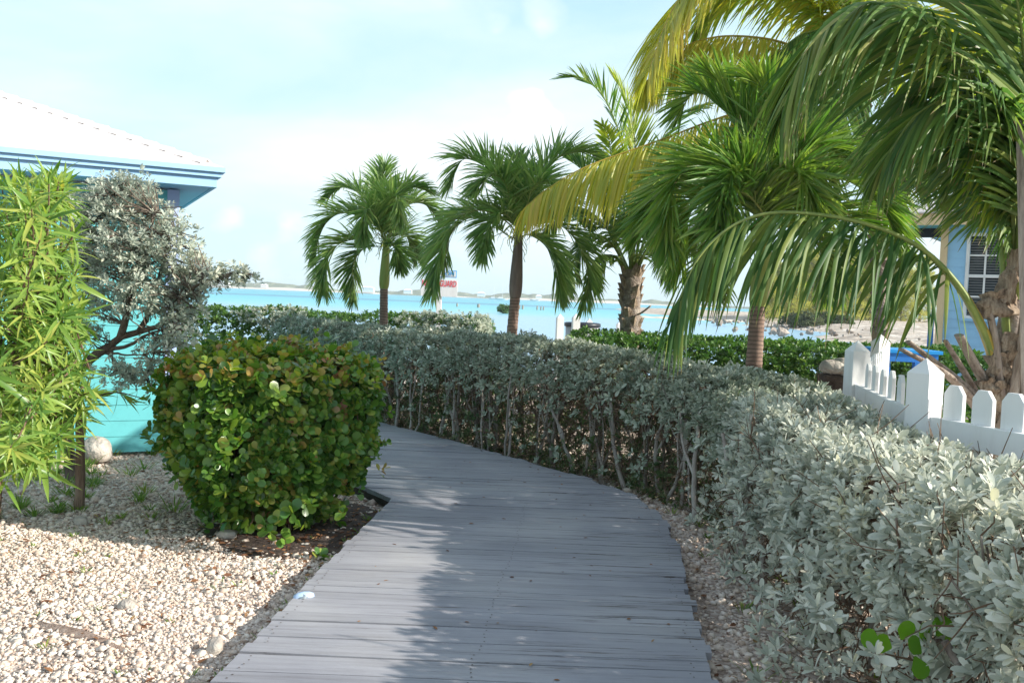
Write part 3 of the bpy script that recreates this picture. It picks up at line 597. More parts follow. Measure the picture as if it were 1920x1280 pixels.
# sea grape sprig poking out of the near hedge
sp = empty('sea_grape_sprig', tuple(at(1715, 1235, 3.3)), 'bright green round leaved sprig poking out of the silver hedge, lower right', 'sprig')
mb = MB(); sm = MB(); r0 = A(1790, 1260, 3.2); r1 = A(1660, 1225, 2.98); sm.tube(spline([r0, (r0+r1)/2+np.array([0,-.02,.01]), r1], 8), np.linspace(.006, .003, 8), 5)
for (px, py, ax_, ay_) in ((1672,1200,-.5,.25),(1690,1185,.2,.8),(1650,1190,-.9,.35),(1735,1190,-.2,.9),(1757,1178,.3,1.0),(1728,1210,-.5,.5),(1770,1195,.6,.7),(1715,1215,.1,-.3)):
    c = A(px, py+14, 2.98 + random.uniform(-.04,.04))
    put_leaves(mb, LEAF_ROUND, c[None], np.array([[ax_, -.15, ay_]]), np.array([[.15, -.9, .35]])+rng.normal(0,.2,(1,3)), .074, .066)
mb.build('leaves', M['seagrape'], sp, smooth=True); sm.build('stem', M['twig'], sp)

# ------------------------------------------------------------------ cocoplum bush on the left of the walk
bush = empty('cocoplum_bush', (-1.72, 6.75, 0), 'clipped boxy cocoplum bush with round glossy green and reddish leaves, left of the boardwalk', 'bush')
def superbox(n, c, h, rot, e, z0, z1, bump, inset, seed, under=.35):
    u = rng.normal(0, 1, (n, 3)); u /= (np.abs(u)**e).sum(1)[:, None]**(1/e)
    nrm = unit(np.sign(u)*np.abs(u)**(e-1))
    sc = 1 - under*np.clip((-.1-u[:, 2])/.9, 0, 1)**1.3
    p = np.stack([u[:, 0]*h*sc, u[:, 1]*h*sc, z0+(u[:, 2]+1)/2*(z1-z0)], 1)
    ca, sa = math.cos(rot), math.sin(rot); R = np.array([[ca,-sa,0],[sa,ca,0],[0,0,1]])
    p = p @ R.T; nrm = nrm @ R.T
    p = p + np.array([c[0], c[1], 0]); p = p + nrm*(lump(p, 4.5, seed)*bump - np.abs(rng.normal(0, inset, n)))[:, None]
    return p, nrm
bp, bn = superbox(4700, (-1.68, 6.36), .61, rad(36), 8, .02, 1.20, .085, .09, 43, .42)
out_ = rng.random(len(bp)) < .11; bp = bp + bn*(out_*rng.uniform(.04, .12, len(bp)))[:, None]
k = (bp[:, 2] > .04) & ((bp[:, 2] > .32) | (rng.random(len(bp)) < .55)); bp, bn = bp[k], bn[k]
mb = MB(); ax = unit(bn*.8 + np.array([0,0,.55]) + rng.normal(0, .4, bp.shape))
new = (bp[:, 2] > 1.04) & (rng.random(len(bp)) < .6) | (rng.random(len(bp)) < .05)
rosettes(mb, LEAF_ROUND, bp[~new], ax[~new], 6, .055, .82, tilt=(30, 85), droop=.12, spread=.03)
rosettes(mb, LEAF_ROUND, bp[new], ax[new], 6, .051, .80, tilt=(25, 80), droop=.05, spread=.03, mi=1)
q = np.array([A(px, py, 5.55) for px, py in ((505,1000),(535,1010),(520,975),(560,985),(495,985),(545,960),(600,1040),(585,940),(640,960))])
rosettes(mb, LEAF_ROUND, q, unit(rng.normal(0,.5,q.shape)+np.array([0,-.5,.5])), 6, .062, .82, tilt=(30,85))
mb.build('foliage', [M['cocoplum'], M['cocoplum_new']], bush, smooth=True)
mb = MB()
for _ in range(30):
    a = np.array([-1.66+random.uniform(-.26,.26), 6.38+random.uniform(-.24,.28), 0]); t = a + np.array([random.uniform(-.16,.16), random.uniform(-.1,.2), random.uniform(.5,.9)])
    mb.tube(spline([a, (a+t)/2+rng.normal(0,.05,3), t], 7), np.linspace(.014, .005, 7), 5)
for _ in range(240):
    k = random.randrange(len(bp)); a = bp[k]; t = a*np.array([1,1,1]) - bn[k]*random.uniform(.15,.35) + rng.normal(0,.05,3); t[2] = max(t[2], .02); mb.tube([a,(a+t)/2+rng.normal(0,.02,3),t],[.002,.003,.005],4,cap=False)
mb.build('branches', M['twig'], bush)

# ------------------------------------------------------------------ oleander at the left edge
ol = empty('oleander', (-3.05, 6.35, 0), 'tall yellow green oleander with long narrow leaves at the left edge', 'shrub')
mb = MB(); st = MB()
trunk = spline([A(147,962,6.4)*np.array([1,1,0])+np.array([0,0,-.02]), A(150,880,6.4), A(148,790,6.35), A(150,745,6.3)], 12)
st2 = MB(); st2.tube(trunk + rng.normal(0,.004,trunk.shape), np.linspace(.036,.024,12), 8); st2.tube(trunk[:9]+np.array([.022,-.006,0]), np.linspace(.022,.014,9), 6)
st2.build('trunk', M['bark_red'], ol, smooth=True)
tips = []
blobs = [(30,375,5.6,55,45),(80,430,5.6,70,55),(20,480,5.4,75,60),(95,520,5.7,60,55),(40,590,5.4,90,60),(125,600,5.8,45,50),(70,670,5.6,85,60),(20,720,5.3,70,60),(110,740,5.9,60,45),(60,800,5.5,70,50),(25,835,5.3,60,45),(-70,500,5.3,90,150),(-90,700,5.3,90,130),(90,350,5.9,35,25)]
for (cx, cy, dp, rx, ry) in blobs:
    for _ in range(24):
        a_ = random.random()*6.28; r_ = random.random()**.5
        tips.append(A(cx+math.cos(a_)*r_*rx, cy+math.sin(a_)*r_*ry, dp + random.gauss(0, .28)))
tips = np.array(tips); hub = np.array([-3.15, 5.9, .75])
axs = unit((tips - hub)*np.array([.7,.7,.5]) + np.array([.05,-.1,.55]) + rng.normal(0,.22,tips.shape))
rosettes(mb, LEAF_LANCE, tips, axs, 15, .15, .125, tilt=(14, 105), lj=.4, droop=.22, spread=.07)
low = np.array([A(px,py,5.4) for px,py in ((60,850),(35,860),(95,850),(75,815),(15,830),(110,800))])
rosettes(mb, LEAF_LANCE, low, unit(rng.normal(0,.3,low.shape)+np.array([.1,-.2,-.7])), 9, .17, .14, tilt=(10,50))
sprig = np.array([A(px,py,6.3) for px,py in ((170,752),(185,745),(160,765),(200,740),(235,745),(262,748))])
rosettes(mb, LEAF_LANCE, sprig, unit(rng.normal(0,.3,sprig.shape)+np.array([.8,0,.3])), 10, .11, .1, tilt=(10,70), spread=.05)
mb.build('foliage', M['oleander'], ol, smooth=True)
for t, a in zip(tips[::2], axs[::2]):
    b0 = hub + np.array([random.gauss(0,.15), random.gauss(0,.15), random.uniform(-.1,.5)]); m_ = (b0*.45+t*.55)+rng.normal(0,.05,3); st.tube(spline([b0, m_, t-a*.06, t], 8), np.linspace(.009,.004,8), 5)
for k in range(3):
    b0 = np.array([-3.35-.2*k, 5.9+.1*k, -.02]); st.tube(spline([b0, b0+np.array([.05,0,.5]), hub+np.array([0,0,.2*k])], 8), np.linspace(.022,.012,8), 6)
st.tube(spline([trunk[-1], A(175,745,6.3), A(215,735,6.3), A(270,747,6.3)], 8), np.linspace(.008,.003,8), 5)
st.tube(spline([trunk[-2], (trunk[-1]+hub)/2, hub+np.array([0,0,.3])], 6), np.linspace(.018,.012,6), 5)
st.build('branches', M['twig'], ol)

# ------------------------------------------------------------------ silver buttonwood tree in front of the turquoise wall
tr = empty('silver_tree', tuple(A(135,900,7.4)*np.array([1,1,0])), 'grey leaved silver buttonwood tree leaning right in front of the turquoise house', 'tree')
tb = MB()
def limb(pix, r0, r1, n=9, sides=7):
    pts = spline([A(*p) for p in pix], n); tb.tube(pts + rng.normal(0,.006,pts.shape), np.linspace(r0, r1, n), sides); return pts
nodes = []
base = A(135,900,7.4); base[2] = -.03
tb.tube(spline([base, A(128,800,7.4), A(140,715,7.35), A(170,672,7.3), A(205,650,7.3)], 14), np.linspace(.048,.036,14), 9)
for pix, r0, r1 in (([(200,655,7.3),(225,632,7.2),(262,620,7.2),(300,612,7.15),(330,590,7.1),(350,555,7.1)],.033,.011),
                    ([(150,695,7.3),(140,640,7.3),(150,570,7.4),(175,500,7.5),(200,430,7.5),(215,360,7.5)],.028,.008),
                    ([(225,632,7.2),(240,580,7.1),(255,520,7.1),(275,460,7.1),(290,400,7.1)],.032,.010),
                    ([(262,620,7.2),(285,570,7.3),(300,520,7.3),(310,470,7.3),(330,430,7.3)],.024,.008),
                    ([(300,612,7.15),(335,560,7.0),(380,530,6.95),(420,515,6.9),(460,514,6.9)],.018,.005),
                    ([(205,655,7.3),(235,650,7.1),(270,630,7.0),(320,612,6.9)],.02,.006),
                    ([(200,660,7.3),(230,690,7.2),(255,700,7.1),(285,690,7.1)],.014,.005),
                    ([(175,500,7.5),(140,450,7.6),(130,400,7.6)],.018,.007),
                    ([(200,660,7.3),(240,665,6.9),(290,660,6.8)],.012,.004)):
    nodes.append(limb(pix, r0, r1))
nodes = np.vstack(nodes)
pts = []
for (cx,cy,dp,rx,ry,rd,n) in ((205,365,7.3,70,52,.35,95),(255,345,7.3,40,25,.2,26),(140,420,7.3,38,70,.3,70),(285,420,7.2,75,60,.4,125),(225,470,7.2,100,70,.4,170),(160,520,7.3,50,70,.3,70),
                       (330,470,7.2,55,55,.35,85),(365,500,7.1,50,35,.25,55),(415,512,6.95,30,18,.12,18),(452,512,6.9,26,8,.06,10),(255,550,7.1,100,45,.35,105),(345,560,7.1,45,45,.25,50),(160,600,7.2,40,50,.25,45),(375,530,7.1,35,30,.2,28),
                       (265,700,7.1,60,22,.2,26),(210,700,7.2,50,30,.2,22),(335,620,7.0,35,40,.2,34),(300,655,6.9,40,25,.2,24)):
    u = rng.normal(0,1,(n,3)); u = unit(u)*(rng.random((n,1))**.4)
    for a in u: pts.append(A(cx+a[0]*rx, cy+a[2]*ry, dp+a[1]*rd))
pts = np.array(pts); ctr = np.array(A(240,500,7.2))
mb = MB(); ax = unit(unit(pts-ctr)*.7 + np.array([0,0,.6]) + rng.normal(0,.35,pts.shape))
keep_ = lump(pts, 5, 31) > -.55; 
for dx in (0, -.035, -.07):
    q_ = pts[keep_]; rosettes(mb, LEAF_LO, q_+ax[keep_]*dx+rng.normal(0,.034,q_.shape), unit(ax[keep_]+rng.normal(0,.25,q_.shape)), 8, .041, .40, tilt=(20,85))
mb.build('crown', M['silver_tree'], tr)
for p_ in pts[keep_]:
    k = np.argmin(((nodes-p_)**2).sum(1) + (nodes[:,2] > p_[2]+.1)*.5); a = nodes[k]
    tb.tube([a, (a+p_)/2+rng.normal(0,.03,3)+np.array([0,0,-.02]), p_], [.006,.0045,.003], 4, cap=False)
tb.build('trunk', M['bark_tree'], tr, smooth=True)

# ------------------------------------------------------------------ distant hedges
def simple_hedge(name, path, hw, z1, n, mat, label, leaf=.055, base=(0,0,0), extra=None, z0=0.0, bump=.06, nl=7):
    o = empty(name, base, label, 'hedge'); mb = MB()
    p, a = hedge_points(path, n, hw, z0+.02, z1, e=4, faces=(.4,.3,.3), low_keep=.75, inset=.06, bump=bump, seed=len(label))
    # close the two ends
    pe = np.array(path, float)
    for end, oth in ((pe[0], pe[1]), (pe[-1], pe[-2])):
        d = unit(end-oth); s = np.array([-d[1], d[0]]); m_ = int(n*.06)
        uu, vv = rng.uniform(-.95,.95,m_), rng.random(m_); bulge = (1-np.abs(uu)**3)*(1-vv**4)*.16
        q = np.c_[end[0]+s[0]*uu*hw+d[0]*bulge, end[1]+s[1]*uu*hw+d[1]*bulge, z0+vv*(z1-z0)*.97]
        p = np.vstack([p, q]); a = np.vstack([a, unit(np.c_[np.tile(d,(m_,1)), np.full(m_,.4)]+rng.normal(0,.3,(m_,3)))])
    rosettes(mb, LEAF_LO, p, a, nl, leaf, .55)
    mats = [mat]
    if extra is not None:
        c, r, m2 = extra; d2 = np.min([np.linalg.norm((p - np.array(ci))/np.array(ri), axis=1) for ci, ri in zip(c, r)], axis=0)
        q = p[d2 < 1]; qa = a[d2 < 1]; rosettes(mb, LEAF_LO, np.vstack([q,q])+np.vstack([qa,qa])*.05+rng.normal(0,.03,(2*len(q),3)), np.vstack([qa,qa]), 9, .05, .42, mi=1); mats.append(m2)
    mb.build('foliage', mats, o)
    return o
a0 = A(345,600,16.5); a1 = A(560,600,16.2); a2 = A(905,610,15.2)
simple_hedge('green_hedge', [(a0[0]-2.2,a0[1]+.2),(a0[0],a0[1]),(a1[0],a1[1]),(a2[0]+.02,a2[1])], .55, 1.28, 5200, M['hedge'], 'clipped green hedge with silver patches beyond the boardwalk, at the left before the sea', .06, (a1[0],a1[1],0),
             ([A(490,598,15.6), A(820,600,15.0), A(890,598,14.9), A(530,594,15.6)], [(.75,.7,.18),(.75,.6,.3),(.4,.6,.42),(.4,.7,.15)], M['silver_tree']))
b0 = A(1075,640,12.6); b1 = A(1300,640,12.4); b2 = A(1560,650,12.2)
simple_hedge('green_hedge', [(b0[0],b0[1]),(b1[0],b1[1]),(b2[0],b2[1]),(b2[0]+1.8,b2[1]-.1)], .8, 1.21, 6600, M['hedge'], 'low dark green hedge behind the middle palm trunk, right of the barrel', .058, (b1[0],b1[1],0))

# ------------------------------------------------------------------ palms
def frond(parent, pts, pairs, Lmax, W, mat, rmat, r0=.02, r1=.004, t0=.18, lift=.2, droop=.6, beta=(70,30), curl=0.0, jit=.08, rows=(1,-1), hi=False, prof=(.55,1,.35), hang=None, label=None, side=None, gap=0.0):
    """one pinnate leaf: leaflets as the mesh, the midrib as its child"""
    R = spline(pts, 60); T = unit(np.gradient(R, axis=0))
    m = MB(); rr = np.linspace(r0, r1, 60); AL = []
    t = np.linspace(t0, .995, pairs)
    seg = 6 if hi else 4; u = np.linspace(0, 1, seg+1)
    for s in rows:
        tt = (t + rng.normal(0, .3/pairs, pairs)).clip(t0, 1); k = tt*59
        p = np.stack([np.interp(k, np.arange(60), R[:, c]) for c in range(3)], 1); tg = unit(np.stack([np.interp(k, np.arange(60), T[:, c]) for c in range(3)], 1))
        up = np.array([0,0,1.0]); sv = np.cross(tg, up[None]); sl = np.linalg.norm(sv, axis=1, keepdims=True)
        main = unit(np.cross(unit(R[40]-R[0])[None], up[None])) if side is None else unit(np.array(side, float)[None])
        sv = unit(np.where(sl > .25, sv/(sl+1e-9), main) + main*1e-3)
        # keep a steady side along the arch
        sv = np.where((sv*main).sum(1, keepdims=True) < 0, -sv, sv); sv = unit(sv - tg*(sv*tg).sum(1, keepdims=True))
        nv = np.cross(sv, tg)
        x = (tt-t0)/(1-t0); be = np.radians(beta[0] + (beta[1]-beta[0])*x + rng.normal(0, 5, pairs))
        li = lift*(1 + rng.normal(0, .25, pairs))
        d0 = unit(tg*np.cos(be)[:, None] + (sv*s)*np.sin(be)[:, None]*np.sqrt(np.maximum(1-li**2,.05))[:, None] + nv*(np.sin(be)*li)[:, None] + rng.normal(0, jit, (pairs, 3)))
        if hang: d0 = unit(d0 + np.array([0,0,-1.0])*(hang*(1-.65*x**2)*(1+rng.normal(0,.3,pairs)))[:, None])
        Ln = Lmax*np.interp(x, [0,.12,.4,.75,1], [prof[0],.8,prof[1],.8,prof[2]])*(1 + rng.normal(0, .07, pairs))
        dr = droop*(1 + rng.normal(0, .2, pairs))
        pos = p + nv*.0; V = []; cur = p.copy(); tw = rng.normal(0, .35, pairs)
        for i in range(seg+1):
            d = unit(d0 + np.array([0,0,-1.0])*(dr*(u[i]**1.3)*2)[:, None])
            if i > 0: cur = cur + d*(Ln/seg)[:, None]
            wv = unit(tg - d*(tg*d).sum(1, keepdims=True) + 1e-4); bn = np.cross(d, wv)
            wv = wv*np.cos(tw)[:, None] + bn*np.sin(tw)[:, None]; bn2 = np.cross(d, wv)
            w = W*np.interp(u[i], [0,.12,.4,.75,1], [.35,.8,1,.65,.04])*.5
            fold = .35*w
            V += [cur - wv*w + bn2*fold, cur, cur + wv*w + bn2*fold]
        V = np.stack(V, 1); nvt = V.shape[1]
        f = []
        for i in range(seg): f += [[3*i,3*i+1,3*i+4,3*i+3],[3*i+1,3*i+2,3*i+5,3*i+4]]
        f = np.array(f); keep = rng.random(pairs) >= gap; V = V[keep]; AL.append(np.tile(np.repeat(u, 3), len(V)))
        m.add(V.reshape(-1, 3), (f[None] + (np.arange(len(V))*nvt)[:, None, None]).reshape(-1, 4))
    o = m.build('frond', mat, parent, smooth=True)
    at_ = o.data.attributes.new('along', 'FLOAT', 'POINT'); at_.data.foreach_set('value', np.concatenate(AL).astype(np.float32))
    q = MB(); q.tube(R, rr, 6, squash=.7); c = q.build('midrib', rmat, parent, smooth=True); c.parent = o
    if label: o['label'] = label
    return o
def pix(path, d0, d1): 
    n = len(path); return [A(x, y, d0 + (d1-d0)*i/(n-1)) for i, (x, y) in enumerate(path)]

def adonidia(base, top, shaft_top, depth, r, fr, label, shaft, crown_scale=1.0, Lm=.42, lm=None):
    b = A(*base, depth); t = A(*top, depth); s = A(*shaft_top, depth); gb = b.copy()
    b = b + (b - t)*((b[2]+.05)/max(t[2]-b[2], .05)); b[2] = -.05
    o = empty('palm_tree', tuple(b*np.array([1,1,0])), label, 'palm')
    m = MB(); n = 60; P = spline([b, b*.5+t*.5+np.array([.01,0,0]), t], n); rr = np.linspace(r*1.25, r*.95, n)*(1+.035*np.cos(np.arange(n)*2*PI/3))
    m.tube(P, rr, 14); m.build('trunk', M['ring_trunk'], o, smooth=True)
    m = MB(); P = spline([t-np.array([0,0,.01]), t*.6+s*.4, s, s+(s-t)*.25], 14); m.tube(P, r*np.array([1.02,1.22,1.27,1.26,1.22,1.16,1.1,1.03,.97,.9,.84,.76,.66,.5]), 14); m.build('crownshaft', shaft, o, smooth=True)
    for (path, dd, kw) in fr:
        path = [shaft_top] + path if kw.pop('root', True) else path
        args = dict(pairs=112, Lmax=Lm, W=.026, mat=M['adonidia'], rmat=M['rachis_g'], r0=.014, r1=.003, t0=.16, lift=.66, droop=.26, beta=(54,22), jit=.13, prof=(.5,1,.5)); args.update(kw)
        if lm: args['mat'] = lm; args['W'] = .029; args['pairs'] = 130; args['droop'] = min(args['droop'], .2)
        frond(o, pix(path, depth, depth+dd), **args)
    # young twisted leaflets and flower stalks at the heart
    m = MB()
    for _ in range(26):
        a = s + rng.normal(0,.05,3); e_ = a + np.array([random.gauss(0,.22), random.gauss(-.1,.22), random.uniform(-.12,.35)])*crown_scale
        P = spline([a, (a+e_)/2+np.array([0,0,.12]), e_, e_+np.array([random.gauss(0,.05),0,-.13])], 9); m.tube(P + rng.normal(0,.012,P.shape), np.linspace(.009,.004,9), 4, squash=.4)
    m.build('flower_stalks', M['shaft_green'], o)
    return o
K = dict
adonidia((718,620),(720,540),(724,462),14.0,.063,[
    ([(716,433),(680,408),(640,400),(612,418),(597,450),(592,480)],-.3,K()),
    ([(706,455),(675,448),(637,457),(616,483),(607,517),(606,548)],-.6,K()),
    ([(704,462),(683,466),(667,484),(661,510),(664,556)],.4,K()),
    ([(718,390),(716,345),(722,312)],.3,K(lift=.5)),
    ([(730,400),(745,368),(772,352),(800,358)],-.2,K()),
    ([(735,420),(765,385),(795,383),(818,405)],.5,K()),
    ([(738,445),(755,440),(772,455),(782,485)],.9,K()),
    ([(730,458),(742,468),(748,500)],-.4,K(Lmax=.42)),
    ([(700,400),(672,362),(640,352),(612,372)],.9,K()),
    ([(722,420),(728,380),(745,372),(750,420)],-1.0,K()),
    ([(712,425),(698,395),(684,400),(680,450)],-1.1,K())],
    'slender palm with a green crownshaft, leftmost and smallest of the seaside palms', M['shaft_green'], 1.0, .52)
adonidia((958,632),(966,556),(972,450),12.0,.07,[
    ([(960,400),(935,345),(902,308),(872,298),(855,318),(846,345)],-.2,K()),
    ([(955,420),(912,396),(876,400),(846,428),(824,480),(812,545)],-.8,K(mat=M['adonidia'])),
    ([(950,440),(918,417),(878,410),(845,440),(830,500)],.7,K()),
    ([(975,390),(978,340),(968,300)],.3,K(lift=.5)),
    ([(988,400),(1012,335),(1055,292),(1105,288),(1130,315)],.4,K()),
    ([(990,425),(1045,420),(1085,460),(1103,520),(1098,572)],.5,K()),
    ([(990,440),(1022,460),(1040,500),(1046,550)],-.3,K()),
    ([(960,390),(945,340),(920,330),(890,360)],-1.0,K()),
    ([(985,400),(1000,350),(1030,345),(1060,390)],-1.0,K()),
    ([(985,420),(1020,385),(1060,380),(1100,420)],.9,K()),
    ([(965,420),(940,400),(915,430),(905,480)],-1.0,K(Lmax=.5))],
    'palm with a brownish swollen crownshaft and drooping fronds, between the sign and the shaggy trunk', M['shaft_brown'], 1.0, .55)
adonidia((1413,672),(1421,572),(1436,455),9.2,.078,[
    ([(1418,406),(1382,380),(1334,371),(1298,395),(1282,436),(1278,500)],-.3,K()),
    ([(1420,395),(1385,330),(1340,306),(1294,316),(1262,352),(1250,415),(1248,460)],-.6,K()),
    ([(1420,370),(1395,275),(1365,215),(1330,182),(1298,178),(1276,210)],.5,K()),
    ([(1436,350),(1425,270),(1400,205)],.3,K(lift=.55)),
    ([(1450,370),(1480,300),(1530,270),(1590,300)],-.5,K()),
    ([(1460,390),(1520,345),(1590,340),(1650,385),(1680,440)],-.3,K()),
    ([(1460,410),(1530,395),(1610,420),(1680,470)],.4,K()),
    ([(1425,430),(1370,432),(1300,440),(1270,470)],.9,K(droop=.9,lift=.1)),
    ([(1425,380),(1400,330),(1370,330),(1345,390)],-1.0,K()),
    ([(1450,380),(1470,330),(1500,330),(1530,390)],-1.0,K()),
    ([(1445,360),(1455,280),(1480,220),(1530,190)],.7,K()),
    ([(1455,430),(1500,430),(1540,470),(1550,540)],.6,K()),
    ([(1415,430),(1380,440),(1350,490),(1345,540)],.8,K()),
    ([(1425,350),(1400,250),(1370,180),(1330,140)],.0,K(lift=.55)),
    ([(1440,350),(1450,250),(1440,180),(1410,150)],-.4,K(lift=.55)),
    ([(1425,400),(1370,350),(1300,340),(1230,380),(1200,440)],.2,K()),
    ([(1455,380),(1510,310),(1580,290),(1640,330)],.5,K()),
    ([(1430,400),(1390,360),(1360,400),(1350,460)],-1.2,K())],
    'palm with pinkish ringed trunk and the fullest green crown, standing behind the silver hedge bend', M['shaft_green'], 1.2, .66, M['adonidia_light'])

def coconut(name_label, base, r, crown, cfrs, depth, trunk_top=None):
    pass
def coco_fr(o, path, d0, d1, **kw):
    args = dict(pairs=64, Lmax=.62, W=.030, mat=M['coco'], rmat=M['rachis_g'], r0=.03, r1=.004, t0=.24, lift=.15, droop=.55, beta=(68,32), jit=.06, prof=(.6,1,.4)); args.update(kw); args['pairs'] = int(args['pairs']*1.35)
    return frond(o, pix(path, d0, d1), **args)
def shaggy(o, P, r, n_scale, mat=None, seed=3):
    """coconut trunk: leaf base scars and torn fibre"""
    R0 = np.broadcast_to(np.asarray(r, float), (len(P),))
    m = MB(); n = len(P); rr = r*(1+.1*np.sin(np.arange(n)*1.9+1)+.06*rng.normal(0,1,n)); m.tube(P, rr, 12); m.build('trunk', M['coco_trunk'], o, smooth=True)
    m = MB(); T = unit(np.gradient(P, axis=0))
    for k in range(n_scale):
        i = rng.integers(0, n-1); r = R0[i]; a = random.random()*6.28; d = np.array([math.cos(a), math.sin(a), 0]); p0 = P[i]+d*r*.85; tan = np.array([-d[1], d[0], 0])
        L_ = r*random.uniform(1.0,1.8); w = r*random.uniform(.4,.75)
        v = []
        for q, (u_, ww, o_) in enumerate(((0,1,.05),(.4,.9,.25),(.75,.6,.42),(1,.15,.6))):
            c = p0+np.array([0,0,L_*u_])+d*r*o_; v += [c-tan*w*ww-d*.2*r, c+d*.05*r, c+tan*w*ww-d*.2*r]
        v = np.array(v); v = np.vstack([v, v-d*.012]); f = [[3*j+q,3*j+q+1,3*j+q+4,3*j+q+3] for j in range(3) for q in range(2)]; f += [[12+t for t in reversed(x_)] for x_ in f]
        m.add(v, f)
    m.build('leaf_bases', M['fibre'], o, smooth=False)
# palm behind, rough trunk, upright fronds
b = A(1180,640,13.0); b[2] = -.05
c3 = empty('palm_tree', tuple(b*np.array([1,1,0])), 'coconut palm with thick shaggy trunk and upright fronds, right of the white barrel posts', 'palm')
shaggy(c3, spline([b, A(1182,600,13), A(1183,560,13), A(1184,505,13)], 16), .135, 90)
DK = K(mat=M['coco'], Lmax=.60, pairs=60, r0=.035)
for path, d1, kw in (([(1182,520),(1180,400),(1166,270),(1130,180),(1090,148),(1058,146)],-.3,K(droop=.1,lift=.3,side=(.2,1,0))),
        ([(1186,520),(1192,380),(1190,260),(1172,185),(1150,140)],.3,K(droop=.05,lift=.3,mat=M['coco_lime'],side=(1,.4,0),beta=(35,18))),
        ([(1188,520),(1205,400),(1228,290),(1270,220),(1320,195)],.3,K(droop=.15,lift=.2,side=(.3,1,0))),
        ([(1184,520),(1172,400),(1150,320),(1142,262),(1130,235)],-.6,K(droop=.15,Lmax=.4,mat=M['coco_lime'])),
        ([(1180,515),(1140,430),(1100,330),(1050,290)],.5,K(droop=.1,lift=.7)),
        ([(1178,515),(1150,460),(1110,440),(1080,475),(1068,545)],-.5,K(Lmax=.45)),
        ([(1178,515),(1150,480),(1125,490),(1112,540)],-.3,K(Lmax=.4,pairs=40)),
        ([(1180,510),(1140,430),(1090,390),(1050,400),(1020,440)],.9,K(Lmax=.5)),
        ([(1190,515),(1225,450),(1265,430),(1300,460),(1318,520)],.3,K(Lmax=.5)),
        ([(1190,515),(1212,470),(1235,470),(1250,520)],-.5,K(Lmax=.4,pairs=40)),
        ([(1188,510),(1230,400),(1290,350),(1350,370)],.8,K()),
        ([(1184,500),(1188,430),(1200,400),(1230,440)],-1.2,K(Lmax=.5))):
    args = dict(DK); args.update(kw); coco_fr(c3, path, 13.0, 13.0+d1, **args)
m = MB(); m.tube(spline([A(1195,590,12.85), A(1205,585,12.8), A(1220,573,12.7)], 5), [.03,.03,.028,.026,.02], 6, squash=.4); m.build('leaf_stub', M['petiole_dry'], c3, smooth=True)

# yellowing coconut palm behind the full crown
b = A(1655,650,11.0); b[2] = -.05
c6 = empty('palm_tree', tuple(b*np.array([1,1,0])), 'tall coconut palm with golden yellow fronds arching over the middle palm, behind the picket fence', 'palm')
top6 = A(1610,190,10.9)
P6 = spline([b, A(1650,560,11.0), A(1636,380,10.95), top6], 26)
shaggy(c6, P6, .09, 130)
for path, d0, d1, kw in (([(1610,195),(1520,180),(1420,200),(1330,228),(1240,262),(1100,312),(1025,355),(985,388)],10.9,9.9,K(mat=M['coco_yellow'],rmat=M['rachis_y'],Lmax=.96,pairs=105,droop=1.0,lift=.05,W=.030,hang=1.1)),
        ([(1605,190),(1555,120),(1500,92),(1430,72),(1340,70),(1265,98),(1205,160)],10.9,10.5,K(mat=M['coco_yellow'],rmat=M['rachis_y'],Lmax=0.94,pairs=110,droop=1.0,lift=.1,hang=1.0)),
        ([(1608,185),(1570,40),(1480,-60),(1380,-80),(1300,-30),(1255,30),(1216,135)],10.9,10.2,K(mat=M['coco_yellow'],rmat=M['rachis_y'],Lmax=1.2,pairs=150,droop=.3,lift=.1,W=.032,hang=.45)),
        ([(1612,185),(1600,60),(1560,-60),(1490,-140)],10.9,11.4,K(mat=M['coco_lime'],Lmax=0.94)),
        ([(1615,190),(1660,90),(1730,30),(1800,60),(1850,140)],10.9,11.2,K(mat=M['coco_yellow'],rmat=M['rachis_y'],Lmax=0.94)),
        ([(1615,195),(1680,170),(1750,210),(1790,300)],10.9,11.5,K(Lmax=0.83)),
        ([(1612,195),(1640,250),(1660,330),(1650,400)],10.9,10.4,K(Lmax=0.71,mat=M['coco_lime'])),
        ([(1608,195),(1570,230),(1540,300),(1535,380)],10.9,10.5,K(Lmax=0.65)),
        ([(1608,190),(1560,160),(1500,170),(1455,230),(1440,300)],10.9,11.5,K(Lmax=0.71)),
        ([(1612,188),(1630,80),(1670,-20),(1740,-90)],10.9,10.4,K(Lmax=0.94)),
        ([(1614,188),(1690,100),(1790,80),(1880,150)],10.9,12.0,K(Lmax=0.94)),
        ([(1610,190),(1590,110),(1540,60),(1480,80),(1430,150)],10.9,10.2,K(Lmax=0.89,hang=.5,pairs=90)),
        ([(1612,190),(1650,140),(1700,160),(1720,250),(1715,340)],10.9,10.3,K(Lmax=0.89,hang=.6,pairs=90)),
        ([(1610,190),(1560,60),(1500,-20),(1420,-50),(1350,-10),(1300,60)],10.9,11.8,K(mat=M['coco_lime'],Lmax=1.0,pairs=110,droop=.3,hang=.4)),
        ([(1610,190),(1620,80),(1600,-30),(1550,-80),(1490,-60)],10.9,10.2,K(mat=M['coco_lime'],Lmax=.95,pairs=110,droop=.3,hang=.4)),
        ([(1612,190),(1610,120),(1590,130),(1570,230)],10.9,9.8,K(Lmax=0.77,hang=.5)),
        ([(1610,192),(1560,190),(1500,230),(1480,310)],10.9,10.4,K(Lmax=0.83,hang=.5))):
    coco_fr(c6, path, d0, d1, **kw)

